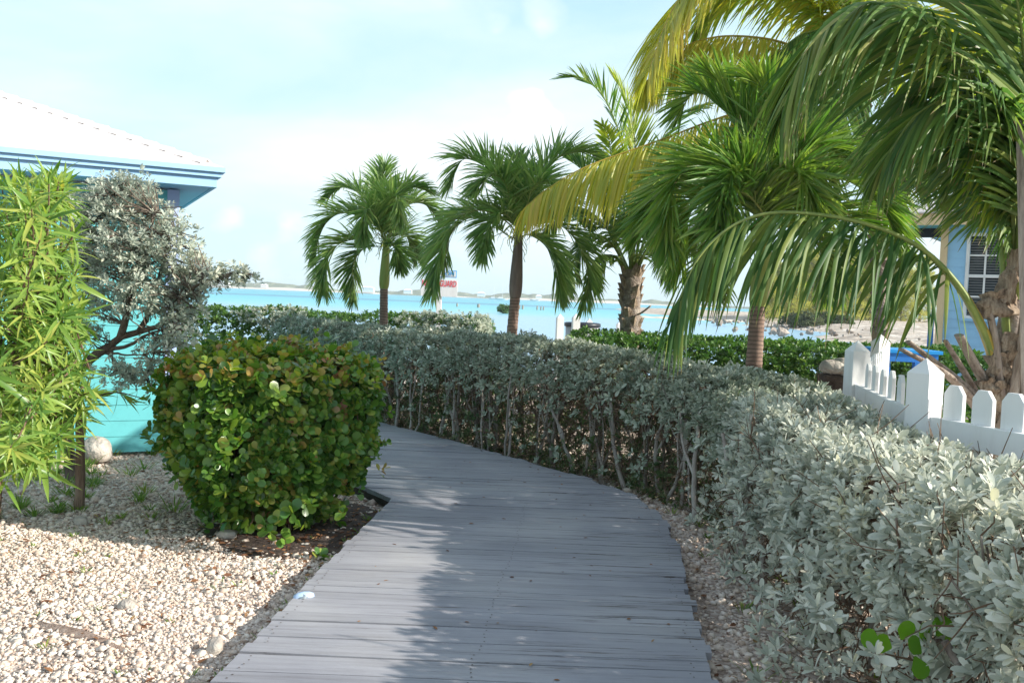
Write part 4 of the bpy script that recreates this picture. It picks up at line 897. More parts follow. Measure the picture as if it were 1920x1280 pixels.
# big coconut palm at the right edge behind the picket fence
b5 = A(1890,800,5.55); b5[2] = -.05
c5 = empty('palm_tree', tuple(b5*np.array([1,1,0])), 'largest nearest coconut palm at the right edge with cut leaf stubs behind the fence', 'palm')
P5 = spline([b5, A(1888,760,5.55), A(1890,690,5.55), A(1895,600,5.55), A(1900,520,5.55)], 18)
shaggy(c5, P5, np.linspace(.15,.06,18), 34)
coco_fr(c5, [(1872,720),(1852,640),(1805,548),(1745,480),(1680,440),(1600,414),(1500,399),(1420,404),(1355,436),(1306,490),(1272,566)], 5.5, 5.0, mat=M['coco_dark'], rmat=M['rachis_g'], hi=True, pairs=66, Lmax=.74, W=.028, gap=.17, r0=.034, t0=.27, droop=1.0, lift=.0, beta=(46,20), prof=(.8,1,.6), jit=.17, hang=.95)
for path, d0, d1, kw in (([(1900,560),(1895,380),(1862,220),(1800,112),(1735,42),(1660,6),(1600,14),(1550,45),(1505,110),(1470,200)],5.55,5.2,K(Lmax=.92,pairs=115,hi=True,droop=.5,lift=.05,t0=.3,W=.028,hang=.6,beta=(52,20))),
        ([(1905,560),(1912,380),(1905,260),(1870,200),(1800,180),(1720,215),(1660,300)],5.5,5.3,K(Lmax=.78,pairs=110,hi=True,droop=.5,lift=.1,t0=.25,hang=.5,beta=(55,22),W=.028)),
        ([(1905,560),(1930,350),(1925,150),(1900,-40),(1850,-200)],5.5,5.2,K(Lmax=.90,pairs=95,hi=True,droop=.15,lift=.3,side=(1,.3,0),t0=.2)),
        ([(1908,560),(1950,380),(1970,220),(1960,60),(1900,-80)],5.6,5.5,K(Lmax=.90,pairs=90,hi=True,droop=.3,lift=.2,side=(1,.3,0),t0=.2)),
        ([(1900,560),(1900,420),(1890,330),(1850,300),(1800,320),(1770,360)],5.5,5.7,K(Lmax=.32,pairs=60,droop=.6,hang=.2)),
        ([(1905,560),(1900,330),(1850,160),(1780,60),(1700,-10),(1640,-60)],5.6,6.2,K(Lmax=.90,pairs=95,mat=M['coco_lime'],droop=.6,hang=.4)),
        ([(1905,560),(1905,330),(1880,200),(1830,120),(1760,120),(1690,180)],5.6,6.0,K(Lmax=.8,pairs=95,droop=.6,hang=.6))):
    coco_fr(c5, path, d0, d1, **kw)
for path, d1, kw in (([(1905,540),(1880,330),(1800,225),(1700,225),(1630,290)],8.2,K(Lmax=.8,pairs=80,hang=.4,droop=.5)),
        ([(1905,540),(1890,300),(1830,195),(1765,190),(1700,250)],7.4,K(Lmax=.8,pairs=80,hang=.4,droop=.5)),
        ([(1905,540),(1900,280),(1875,180),(1845,190),(1820,280)],8.6,K(Lmax=.8,pairs=80,hang=.4,droop=.5))): coco_fr(c5, path, 5.5, d1, **kw)
h0 = np.array([3.08,5.55,1.7])   # unseen fronds added past the frame to shade the walk and hedge bend
for q in ([(.6,.6,1.1),(1.6,1.3,1.5),(2.6,2.0,.9)],[(.5,.9,1.0),(1.1,2.0,1.2),(1.7,3.0,.5)],[(.8,.4,1.0),(1.9,.9,1.2),(3.0,1.5,.5)],[(.6,.5,1.4),(1.5,1.1,2.1),(2.6,1.8,1.9)],[(.4,.8,1.5),(.9,1.9,2.2),(1.5,3.0,2.0)],[(.9,.8,.7),(2.0,1.7,.7),(2.9,2.6,.1)]):
    frond(c5, [h0]+[h0+np.array(v_) for v_ in q], 95, .8, .032, M['coco'], M['rachis_g'], r0=.03, r1=.004, t0=.22, lift=.15, droop=.5, beta=(66,30), hang=.3)
def stub(path, d0, d1, w0, w1, name='leaf_stub', mat='petiole_dry', sq=.42):
    m = MB(); P = spline(pix(path, d0, d1), 9); m.tube(P, np.linspace(w0, w1, 9), 8, squash=sq); return m.build(name, M[mat], c5, smooth=True)
stub([(1850,770),(1795,712),(1702,640)],5.5,5.3,.05,.024)
stub([(1850,785),(1780,706),(1690,655)],5.45,5.15,.05,.024)
stub([(1845,760),(1810,701),(1772,638)],5.5,5.35,.035,.02)
stub([(1865,750),(1828,684),(1798,628)],5.5,5.4,.05,.038)
stub([(1880,790),(1872,700),(1866,640),(1850,560)],5.4,5.45,.06,.03,'leaf_base')
stub([(1870,830),(1905,720),(1925,560),(1935,470)],5.35,5.35,.075,.03,'leaf_base')
stub([(1890,720),(1885,600),(1880,500),(1872,420)],5.5,5.5,.05,.02,'leaf_base','rachis_g')
stub([(1874,722),(1853,641),(1806,549),(1747,481)],5.49,5.42,.055,.027,'petiole','rachis_y',.6)
# burlap-like sheath
m = MB()
for (cx,cy,w,h,dz,tw) in ((1878,572,.12,.085,5.4,.2),(1905,520,.05,.14,5.38,-.2),(1888,690,.09,.10,5.38,.2),(1908,650,.07,.09,5.36,-.2),(1885,745,.10,.09,5.36,.4),(1905,770,.10,.12,5.35,0),(1888,820,.11,.12,5.36,.2),(1862,725,.06,.05,5.36,.5)):
    c = A(cx,cy,dz); n = 9; g = np.linspace(-1,1,n); uu, vv = np.meshgrid(g,g); uu = uu.reshape(-1); vv = vv.reshape(-1)
    ed = 1+.18*np.sin(vv*7+cx)+.1*np.sin(uu*9+cy)
    v = np.c_[c[0]+uu*w*ed*(1-.3*vv)*math.cos(tw)-vv*h*math.sin(tw), c[1]+.07*uu**2+.02*np.sin(vv*5+uu*3), c[2]+vv*h*ed+uu*w*math.sin(tw)]+rng.normal(0,.004,(81,3))
    v = np.vstack([v, v+np.array([0,.008,0])]); f = [[j*n+i,j*n+i+1,(j+1)*n+i+1,(j+1)*n+i] for j in range(n-1) for i in range(n-1)]; f += [[81+t for t in reversed(q)] for q in f]
    m.add(v, f)
m.build('fibre_sheath', M['fibre'], c5, smooth=True)

# weathered post at the frame edge
m = MB(); p0 = A(1932,720,5.25); p1 = A(1921,226,5.2); ax_ = unit(p1-p0); L_ = np.linalg.norm(p1-p0)
p0 = p0 - ax_*((p0[2]+.05)/ax_[2])
m.tube([p0, (p0+p1)/2, p1], [.055,.053,.05], 4); o = m.build('wooden_post', M['greywood'])
tag(o, 'weathered grey wooden post with a sawn top beside the nearest coconut palm', 'post')

# ------------------------------------------------------------------ white picket fence
def bevel(o, w=.004):
    b = o.modifiers.new('bevel', 'BEVEL'); b.width = w; b.segments = 2; b.limit_method = 'ANGLE'; return o
def post(parent, p, h, w, rot, name='post'):
    m = MB(); hh = w/2; R = np.array([[math.cos(rot),-math.sin(rot)],[math.sin(rot),math.cos(rot)]])
    sq = np.array([[-hh,-hh],[hh,-hh],[hh,hh],[-hh,hh]]) @ R.T; k = h - w*.62
    v = [[p[0]+a, p[1]+b_, z] for z in (-.05, k) for a, b_ in sq] + [[p[0], p[1], h]]
    m.add(np.array(v), [[0,1,5,4],[1,2,6,5],[2,3,7,6],[3,0,4,7],[3,2,1,0]]); m.add(np.array(v), [[4,5,8],[5,6,8],[6,7,8],[7,4,8]])
    return m.build(name, M['white'], parent)
def picket(parent, c, d, h, w=.125, th=.024):
    """pointed board centred at c, width along d"""
    m = MB(); d = np.array([d[0], d[1], 0]); n = np.array([-d[1], d[0], 0]); c = np.array([c[0], c[1], 0])
    out = [(-w/2,.28),(w/2,.28),(w/2,h-.045),(w/2-.035,h),(-w/2+.035,h),(-w/2,h-.045)]
    poly = [c + d*a + np.array([0,0,z]) - n*th/2 for a, z in out]; m.prism(poly, n*th)
    o = bevel(m.build('picket', M['white'], parent), .003); return o
def rail(parent, a, b, z, hgt, th, off):
    m = MB(); d = np.array(b)-np.array(a); ln = np.linalg.norm(d); d = d/ln; n = np.array([-d[1], d[0]]); c = (np.array(a)+np.array(b))/2 + n*off
    m.box((c[0], c[1], z), (ln-.002, th, hgt), Matrix.Rotation(math.atan2(d[1], d[0]), 3, 'Z')); return bevel(m.build('rail', M['white'], parent), .004)
fence = empty('picket_fence', (2.3, 5.0, 0), 'white picket fence with square pointed posts behind the near silver hedge', 'fence')
Q1 = np.array(at(1609,640,7.0))[:2]; Q2 = np.array(at(1737,680,5.0))[:2]; Q3 = np.array(at(1652,632,9.2))[:2]
dn = np.array([.30,-1.0]); dn /= np.linalg.norm(dn); Q4 = Q2 + dn*2.6
post(fence, Q1, 1.43, .135, rad(8)); post(fence, Q2, 1.41, .135, rad(32)); post(fence, Q3, 1.43, .13, rad(15)); post(fence, Q4, 1.41, .135, rad(20))
def run(a, b, sp, z_top, inset0=.16, inset1=.12, side=1, w=.125):
    d = b-a; ln = np.linalg.norm(d); d = d/ln; n = np.array([-d[1], d[0]])
    rail(fence, a+d*.07, b-d*.07, 1.03, .13, .036, 0); rail(fence, a+d*.07, b-d*.07, .42, .10, .036, 0)
    s = inset0
    while s < ln-inset1:
        picket(fence, a+d*s+n*side*.032, d, z_top+random.gauss(0,.007), w*random.uniform(.96,1.03)); s += sp+random.gauss(0,.005)
run(Q2, Q4, .195, 1.285, .19, .12, 1, .135)
run(Q1, Q2, .26, 1.27, .30, .16, 1, .11)
run(Q1, Q3, .24, 1.27, .2, .12, -1, .11)
# far fence posts by the water, with the barrel
ff = empty('post_fence', tuple(A(1080,700,16.5)*np.array([1,1,0])), 'white fence posts near the water beside the dark rimmed barrel', 'fence')
far = [A(1050,600,16.0), A(1080,600,15.2), A(1105,600,18.0), A(1163,600,17.0)]
for (p_, py) in zip(far, (590,588,597,598)):
    hgt = A(1100, py+(0 if True else 0), p_[1])[2]; post(ff, p_[:2], hgt, .12, rad(10))
for a_, b_ in ((0,1),(0,2),(2,3)): rail(ff, far[a_][:2], far[b_][:2], .8, .1, .036, .0)
m = MB(); c = A(1092,612,16.6); zt = c[2]+.06; th = np.linspace(0, 2*PI, 28, endpoint=False)
def ringv(r, z): return np.c_[c[0]+np.cos(th)*r, c[1]+np.sin(th)*r, np.full(28, z)]
v = np.vstack([ringv(.27,-.02), ringv(.31,zt-.06), ringv(.29,zt-.06), ringv(.26,.1)]); f = [[k*28+i, k*28+(i+1)%28, (k+1)*28+(i+1)%28, (k+1)*28+i] for k in range(3) for i in range(28)]; m.add(v, f)
tubo = empty('barrel', (c[0], c[1], 0), 'round grey barrel with a dark rim behind the white posts by the water', 'barrel'); m.build('body', M['tub'], tubo, smooth=True)
m = MB(); v = np.vstack([ringv(.30,zt-.07), ringv(.335,zt-.06), ringv(.335,zt), ringv(.30,zt+.012), ringv(.28,zt-.01), ringv(.30,zt-.07)]); f = [[k*28+i, k*28+(i+1)%28, (k+1)*28+(i+1)%28, (k+1)*28+i] for k in range(5) for i in range(28)]; m.add(v, f); m.build('rim', M['dark'], tubo, smooth=True)

# ------------------------------------------------------------------ turquoise house on the left
def uv_roof(o, origin, ex, ey):
    me = o.data; uv = me.uv_layers.new(name='UVMap'); 
    for l in me.loops:
        p = np.array(me.vertices[l.vertex_index].co) + np.array(o.parent.location if o.parent else (0,0,0)) - origin
        uv.data[l.index].uv = (p.dot(ex), p.dot(ey))
def siding(mb, a, b, z0, z1, step, nrm, lap=.014):
    """lap boards from a to b (2-D points)"""
    n = np.array([nrm[0], nrm[1], 0]); a = np.array([*a, 0.0]); b = np.array([*b, 0.0]); z = z0
    while z < z1-.01:
        t = min(z+step, z1); up = np.array([0,0,1.0])
        poly = [a+n*lap+up*z, a+n*.002+up*t, a-n*.04+up*t, a-n*.04+up*z]; mb.prism(poly, b-a); z = t
th_ = rad(26); dx = np.array([math.cos(th_), math.sin(th_)]); nw = np.array([math.sin(th_), -math.cos(th_)]); dz_ = -nw
cw = np.array(at(322,835,8.85))[:2]
house = empty('turquoise_house', (cw[0], cw[1], 0), 'turquoise clapboard house with white hip roof and sky blue eaves at the left', 'house')
m = MB(); siding(m, cw-dx*7, cw-dx*.09, .02, 2.55, .152, nw, .009); m.build('wall', M['turq'], house)
m = MB(); siding(m, cw+dz_*.09, cw+dz_*6, .02, 2.55, .152, dx, .009); m.build('wall', M['turq'], house)
m = MB(); R = Matrix.Rotation(th_, 3, 'Z'); m.box((*(cw-dx*.035+dz_*.035), 1.31), (.11,.11,2.5), R); bevel(m.build('corner_board', M['lilac'], house), .004)
ze = 2.60; ec = np.array(at(418,340,8.42))[:2]
ov = .5
e0 = cw + nw*ov + dx*.30
print('eave corner', e0, 'photo', ec)
def bar(a, b, z, hgt, th, name, mat, out):
    m = MB(); a = np.array(a); b = np.array(b); d = b-a; ln = np.linalg.norm(d); c = (a+b)/2; m.box((c[0]+out[0], c[1]+out[1], z), (ln, th, hgt), Matrix.Rotation(math.atan2(d[1], d[0]), 3, 'Z')); return bevel(m.build(name, mat, house), .003)
EL = 7.6
zt = 2.75
for (zc, hh, o_) in ((zt-.024,.048,.05),(zt-.070,.042,.02),(zt-.138,.092,-.015)):
    th2 = .03
    bar(e0-dx*EL-dx*0, e0+dx*(o_+th2/2), zc, hh, th2, 'fascia', M['skyblue'], nw*o_)
    bar(e0+dz_*(th2/2-o_ +.002), e0+dz_*6.5, zc, hh, th2, 'fascia', M['skyblue'], dx*o_)
m = MB(); q = [e0-nw*.04-dx*.04, e0-dx*.04+dz_*6.5, e0-dx*.4+dz_*6.5, e0-dx*.4-nw*(ov+.1), e0-dx*EL-nw*(ov+.1), e0-dx*EL-nw*.04]
zs = zt-.178
qq = [(*q[0],zs),(*q[1],zs),(*q[2],zs),(*q[3],zs)]; m.prism(np.array(qq)[::-1], np.array([0,0,.02])); qq = [(*q[0],zs),(*q[3],zs),(*q[4],zs),(*q[5],zs)]; m.prism(np.array(qq)[::-1], np.array([0,0,.02])); m.build('soffit', M['skyblue'], house)
# hip roof
pitch = .40; Wd = 6.2+2*ov; run_ = Wd/2
c00 = e0 + (nw+dx)*.06; c10 = c00 - dx*14; rp = c00 - dx*run_ + dz_*run_; rq = c10 + dx*run_ + dz_*run_; c01 = c00 + dz_*Wd; c11 = c10 + dz_*Wd
zr = zt + pitch*run_
V = np.array([(*c00,zt),(*c10,zt),(*c11,zt),(*c01,zt),(*rp,zr),(*rq,zr)]); V2 = V.copy(); V2[:,2] -= .03
m = MB(); m.add(V, [[0,4,5,1],[2,5,4,3]]); m.add(V, [[0,3,4],[1,5,2]]); m.add(V2, [[1,5,4,0],[3,4,5,2]]); m.add(np.vstack([V[:4],V2[:4]]), [[0,1,5,4],[1,2,6,5],[2,3,7,6],[3,0,4,7]])
rf = m.build('roof', M['roof'], house); uv_roof(rf, np.array([*c00,zt]), np.array([*dx,0]), unit(np.array([*dz_,pitch])))
# hip cap shingles
m = MB(); a_ = np.array([*c00,zt]); b_ = np.array([*rp,zr]); n_ = 26; sd = unit(np.cross(b_-a_, np.array([0,0,1.0])))
for i in range(1, n_):
    p0 = a_+(b_-a_)*i/n_; p1 = a_+(b_-a_)*(i+1.15)/n_; l0 = .028; l1 = .012
    v = np.array([p0-sd*.11+[0,0,l0-.05],p0+[0,0,l0],p0+sd*.11+[0,0,l0-.05],p1-sd*.11+[0,0,l1-.05],p1+[0,0,l1],p1+sd*.11+[0,0,l1-.05]]); v = np.vstack([v, v-np.array([0,0,.012])])
    f = [[0,1,4,3],[1,2,5,4],[9,10,7,6],[10,11,8,7],[0,6,7,1],[1,7,8,2]]; m.add(v, f)
hc = m.build('ridge_cap', M['roof'], house); hc.parent = rf; hc.data.uv_layers.new(name='UVMap')

# ------------------------------------------------------------------ light blue house on the right
t2 = rad(-34.6); dx2 = np.array([math.cos(t2), math.sin(t2)]); n2 = np.array([math.sin(t2), -math.cos(t2)]); z2 = -n2
cb = np.array(at(1760,640,18.0))[:2]
h2 = empty('blue_house', (cb[0], cb[1], 0), 'light blue clapboard house with cream trim and a white paned window at the right', 'house')
def hb(name, c, size, mat, bev=.004, ps=None):
    m = MB(); m.box(c, size, Matrix.Rotation(t2, 3, 'Z')); o = m.build(name, mat, h2)
    if ps is not None: o.parent = ps
    return bevel(o, bev)
wb, wt, wz0, wz1 = .46, 1.29, 1.66, 3.20
m = MB()
siding(m, cb+dx2*.06, cb+dx2*(wb-.06), .05, 3.42, .17, n2); siding(m, cb+dx2*(wt+.06), cb+dx2*6, .05, 3.42, .17, n2)
siding(m, cb+dx2*(wb-.06), cb+dx2*(wt+.06), .05, wz0-.10, .17, n2); siding(m, cb+dx2*(wb-.06), cb+dx2*(wt+.06), wz1+.06, 3.42, .17, n2)
m.build('wall', M['housebl'], h2)
m = MB(); siding(m, cb+z2*.06, cb+z2*7, .05, 3.42, .17, -dx2); m.build('wall', M['housebl'], h2)
hb('corner_board', (*(cb+n2*.01), 1.73), (.13,.13,3.36), M['cream'])
wc = cb+dx2*(wb+wt)/2; ww = wt-wb
def wbx(name, s, z, w_, h_, off, th, mat, ps): 
    p_ = cb+dx2*s+n2*off; return hb(name, (*p_, z), (w_, th, h_), mat, .002, ps)
win = MB(); p_ = wc - n2*.045; win.box((*p_, (wz0+wz1)/2), (ww,.008,wz1-wz0), Matrix.Rotation(t2,3,'Z')); pane = None
win_o = MB()
Rz = Matrix.Rotation(t2,3,'Z')
def fbox(mbx, s, z, w_, h_, off, th): mbx.box((*(cb+dx2*s+n2*off), z), (w_, th, h_), Rz)
fr_ = MB(); fbox(fr_, wb-.03, (wz0+wz1)/2, .06, wz1-wz0+.12, .02, .05); fbox(fr_, wt+.03, (wz0+wz1)/2, .06, wz1-wz0+.12, .02, .05); fbox(fr_, (wb+wt)/2, wz1+.03, ww, .06, .02, .05); fbox(fr_, (wb+wt)/2, wz0-.03, ww, .06, .02, .05)
mid = (wz0+wz1)/2
fbox(fr_, (wb+wt)/2, mid, ww, .06, -.005, .04)
wf = fr_.build('window', M['white'], h2)
mu_ = MB()
for k in (1,2):
    fbox(mu_, wb+ww*k/3, (wz0+mid-.03)/2, .034, mid-.03-wz0, -.012, .025); fbox(mu_, wb+ww*k/3, (wz1+mid+.03)/2, .034, wz1-mid-.03, -.012, .025)
for zz in ((wz0+mid-.03)/2, (wz1+mid+.03)/2): fbox(mu_, (wb+wt)/2, zz, ww-.002, .034, -.0145, .025)
mu_.build('muntins', M['white'], h2).parent = wf
win.build('pane', M['glass'], h2).parent = wf
bl = MB(); zz = wz0+.02
while zz < wz1-.02:
    bl.box((*(wc-n2*.032), zz), (ww-.01,.006,.026), Rz @ Matrix.Rotation(rad(28),3,'X')); zz += .052
bl.build('blind', M['blind'], h2).parent = wf
sl = MB(); fbox(sl, (wb+wt)/2, wz0-.085, ww+.2, .05, .045, .09); bevel(sl.build('sill', M['housebl'], h2), .004).parent = wf
# roof, fascia and the porch end at the left
ov2 = .5; f0 = cb - dx2*.75 + n2*ov2; f1 = cb + dx2*6.5 + n2*ov2
hb('fascia', (*((f0+f1)/2), 3.50), (np.linalg.norm(f1-f0),.03,.24), M['cream'], .004)
g1 = f0 + z2*8; hb_c = (f0+g1)/2; m = MB(); m.box((*(hb_c+dx2*.015+z2*.02), 3.50), (.03, 7.96, .24), Rz); bevel(m.build('fascia', M['cream'], h2), .004)
m = MB(); cc = (f0+f1)/2 + z2*4; m.box((*(cc+dx2*.02), 3.40), (np.linalg.norm(f1-f0)-.06, 7.9, .02), Rz); m.build('soffit', M['turq'], h2)
hb('porch_beam', (*(cb-dx2*.36+z2*.4), 3.30), (.56,.10,.18), M['dark'])
zt2 = 3.63; a0_ = f0-dx2*.06+n2*.06; a1_ = a0_+dx2*9; Wd2 = 9; pr = .5; r0_ = a0_+dx2*4.5+z2*4.5; V = np.array([(*a0_,zt2),(*a1_,zt2),(*(a1_+z2*Wd2),zt2),(*(a0_+z2*Wd2),zt2),(*r0_,zt2+pr*4.5)]); V2 = V.copy(); V2[:,2] -= .03
m = MB(); m.add(V, [[0,1,4],[1,2,4],[2,3,4],[3,0,4]]); m.add(np.vstack([V[:4],V2[:4]]), [[0,4,5,1],[1,5,6,2],[2,6,7,3],[3,7,4,0]]); m.add(V2[:4], [[3,2,1,0]])
rf2 = m.build('roof', M['roof'], h2); uv_roof(rf2, np.array([*a0_,zt2]), np.array([*dx2,0]), unit(np.array([*z2,pr])))
pb = cb-dx2*.17; hb('porch_board', (*(pb+z2*.06), 1.0), (.10,.05,1.3), M['deepblue'])
# blue table in the shade of the porch
tb_c = A(1692,657,10.2); tt = empty('blue_table', (tb_c[0], tb_c[1], 0), 'bright blue painted wooden table behind the picket fence, before the dark green hedge', 'table')
m = MB()
for k in range(5): m.box((tb_c[0], tb_c[1]+(k-2)*.12, tb_c[2]), (.64,.112,.04))
bevel(m.build('tabletop', M['brightblue'], tt), .004)
for sx in (-.26,.26):
    for sy in (-.21,.21): m = MB(); m.box((tb_c[0]+sx, tb_c[1]+sy, (tb_c[2]-.022)/2), (.07,.07,tb_c[2]-.022)); bevel(m.build('leg', M['deepblue'], tt), .003)
m = MB(); m.box((tb_c[0], tb_c[1]-.262, tb_c[2]-.066), (.56,.03,.09)); m.build('apron', M['deepblue'], tt)
for px, py, sz, lb, sd in ((1563,682,(.13,.10,.07),'jagged pale limestone lump lying before the dark hedge, left of the fence post',31),(1583,682,(.10,.09,.09),'rounded whitish rock touching the first fence post, before the dark hedge',33)):
    p_ = A(px,py,8.6); rock('limestone_rock', (p_[0],p_[1],p_[2]-.03), sz, M['rock'], lb, 'rock', sd)
p_ = A(1575,690,8.6); pm = MB(); pm.box((p_[0]+.02, p_[1]+.05, (p_[2]-.06)/2), (.36,.26,p_[2]-.06)); pdo = bevel(pm.build('stone_pedestal', M['soil']), .02); tag(pdo, 'dark stone pedestal under two pale rocks, left of the first fence post', 'pedestal')

# ------------------------------------------------------------------ lifeguard sign
sp_ = A(823,560,21.0); sg = empty('beach_sign', (sp_[0], sp_[1], -.15), 'white board on a post with red NO LIFEGUARD lettering, left of the middle seaside palm', 'sign')
pc = A(823,470,21.0); m = MB(); m.box((sp_[0], sp_[1]+.07, (pc[2]-.3)/2), (.12,.10,pc[2]+.3)); bevel(m.build('post', M['white'], sg), .006)
def panel(x0,x1,y0,y1,name,mat,th=.025,dy=0):
    a_, b_ = A(x0,y0,21.0), A(x1,y1,21.0); c_ = (a_+b_)/2; m = MB(); m.box((c_[0], c_[1]+dy, c_[2]), (b_[0]-a_[0], th, abs(a_[2]-b_[2]))); return bevel(m.build(name, mat, sg), .003), c_, abs(b_[0]-a_[0]), abs(a_[2]-b_[2])
pn, pcn, pw, ph = panel(790,857,523,557,'board',M['white'])
pn2, pc2, pw2, ph2 = panel(800,856,505,521,'board',M['signblue'])
m = MB(); m.box((pc2[0], pc2[1]-.014, pc2[2]), (pw2-.03,.006,ph2-.035)); w_ = m.build('face', M['white'], sg); w_.parent = pn2
def text(s, c_, width, hgt, mat, par, name='lettering'):
    cu = bpy.data.curves.new(name, 'FONT'); cu.body = s; cu.align_x = 'CENTER'; cu.align_y = 'CENTER'; cu.size = hgt; cu.extrude = .002; cu.offset = .001
    t = bpy.data.objects.new(name, cu); C.objects.link(t); bpy.context.view_layer.update()
    me = bpy.data.meshes.new_from_object(t.evaluated_get(bpy.context.evaluated_depsgraph_get())); C.objects.unlink(t); bpy.data.objects.remove(t)
    co = np.array([v.co[:] for v in me.vertices]); sx = width/(co[:,0].max()-co[:,0].min())
    for v in me.vertices: v.co = (v.co.x*sx+c_[0]-sg.location.x, -v.co.z+c_[1]-sg.location.y, v.co.y+c_[2]-sg.location.z)
    me.materials.append(mat); o = bpy.data.objects.new(name, me); C.objects.link(o); o.parent = par; return o
text('NO LIFEGUARD', (pcn[0], pcn[1]-.018, pcn[2]+ph*.26), pw*.94, .20, M['red'], pn)
text('CAUTION', (pc2[0], pc2[1]-.022, pc2[2]), pw2*.84, .15, M['signblue'], pn2)

# ------------------------------------------------------------------ plastic cap at the boardwalk edge
lt = empty('path_light', tuple(A(556,1122,4.45)*np.array([1,1,0])), 'pale blue plastic cap of a small path light at the boardwalk edge, in the gravel', 'path light')
c_ = A(570,1108,4.52); c_[2] = .095; m = MB(); th = np.linspace(0, 2*PI, 20, endpoint=False)
el = np.c_[np.cos(th)*.055, np.sin(th)*.028]; R2 = np.array([[math.cos(.5),-math.sin(.5)],[math.sin(.5),math.cos(.5)]]); el = el @ R2.T
v = np.vstack([np.c_[c_[0]+el*1.0*np.array([1,1])[0]][:, :] if False else np.c_[c_[0]+el[:,0], c_[1]+el[:,1], np.full(20,c_[2])], np.c_[c_[0]+el[:,0]*.95, c_[1]+el[:,1]*.95, np.full(20,c_[2]+.016)], np.c_[c_[0]+el[:,0]*.6, c_[1]+el[:,1]*.6, np.full(20,c_[2]+.026)], np.tile(c_+np.array([0,0,.03]),(20,1))])
m.add(v, [[k*20+i,k*20+(i+1)%20,(k+1)*20+(i+1)%20,(k+1)*20+i] for k in range(3) for i in range(20)]); m.build('cap', M['plate'], lt, smooth=True)
m = MB(); cc = A(545,1128,4.45); cc[2] = 0; m.tube([cc+[-.0,0,-.02], cc+[.03,.03,.06], [c_[0],c_[1],c_[2]+.004]], [.028,.03,.03], 10); m.build('housing', M['metal'], lt, smooth=True)

# ------------------------------------------------------------------ sea: islands, boats, stumps, mangrove
mb = MB(); nn_ = 260; xs = np.linspace(-1500, 620, nn_)
def hh(x): 
    o = 8 + 3*np.sin(x*.011+1) + 2.5*np.sin(x*.031) + 1.6*np.sin(x*.083+2) + 1.0*np.sin(x*.21)
    return np.clip(o*np.interp(x, [-1500,-400,100,330,620], [1.3,1.1,.75,.65,.25]), .4, 30)
rows = [(1380,-1.3),(1392,.2),(1402,.35),(1430,.9),(1500,.7),(1650,-1.3)]
v = []
for j, (yy, k_) in enumerate(rows):
    z = np.full(nn_, k_) if j < 2 or j == 5 else hh(xs)*k_
    if j >= 2 and j < 5: z = z + rng.normal(0, .7, nn_)
    v.append(np.c_[xs, np.full(nn_, yy)+xs*.05, z])
k0 = np.array([j*nn_+i for j in range(5) for i in range(nn_-1)]); mb.add(np.vstack(v), np.stack([k0,k0+1,k0+nn_+1,k0+nn_],1))
tag(mb.build('far_hills', M['islandbush']), kind='structure')
mb = MB(); rows = [(1362,-1.2),(1384,.2),(1396,1.1)]; v = [np.c_[xs, np.full(nn_, yy)+xs*.05+6*np.sin(xs*.02), z+(1.2*np.sin(xs*.013)+.8*np.sin(xs*.05))*(j>0)] for j,(yy,z) in enumerate(rows)]
k0 = np.array([j*nn_+i for j in range(2) for i in range(nn_-1)]); mb.add(np.vstack(v), np.stack([k0,k0+1,k0+nn_+1,k0+nn_],1)); tag(mb.build('far_beach', M['sand']), kind='structure')
for i, (px, sz, lb) in enumerate(((425,(18,10,4.5),'white far shore house at the left end of the island, by the grey tree tip'),(500,(9,8,4),'tiny white cottage on the far shore left of the slender palm fronds'),(612,(10,8,4),'small white house on the far shore seen through the slender palm fronds'),(690,(20,12,6.5),'broad white building on the far shore just left of the slender palm trunk'),(765,(12,9,5),'white house on the far shore just right of the slender palm trunk'),(902,(12,9,5),'white house on the far shore right of the lifeguard sign'),(1010,(9,8,4),'tiny white house on the far shore right of the brown shafted palm'))):
    p_ = A(px,560,1372); p_[1] = 1376+p_[0]*.05; h_ = empty('shore_house', (p_[0],p_[1],1.2), lb, 'house', 'white houses on the far shore')
    m = MB(); m.box((p_[0],p_[1],1.2+sz[2]/2), sz); m.build('wall', M['white'], h_)
    m = MB(); x_, y_, z_ = sz[0]/2+.6, sz[1]/2+.6, 1.2+sz[2]; V = np.array([(-x_,-y_,z_),(x_,-y_,z_),(x_,y_,z_),(-x_,y_,z_),(-x_*.5,0,z_+2.4),(x_*.5,0,z_+2.4)])+np.array([p_[0],p_[1],0]); m.add(V,[[0,1,5,4],[2,3,4,5],[3,2,1,0]]); m.add(V,[[1,2,5],[3,0,4]]); m.build('roof', M['white'], h_)
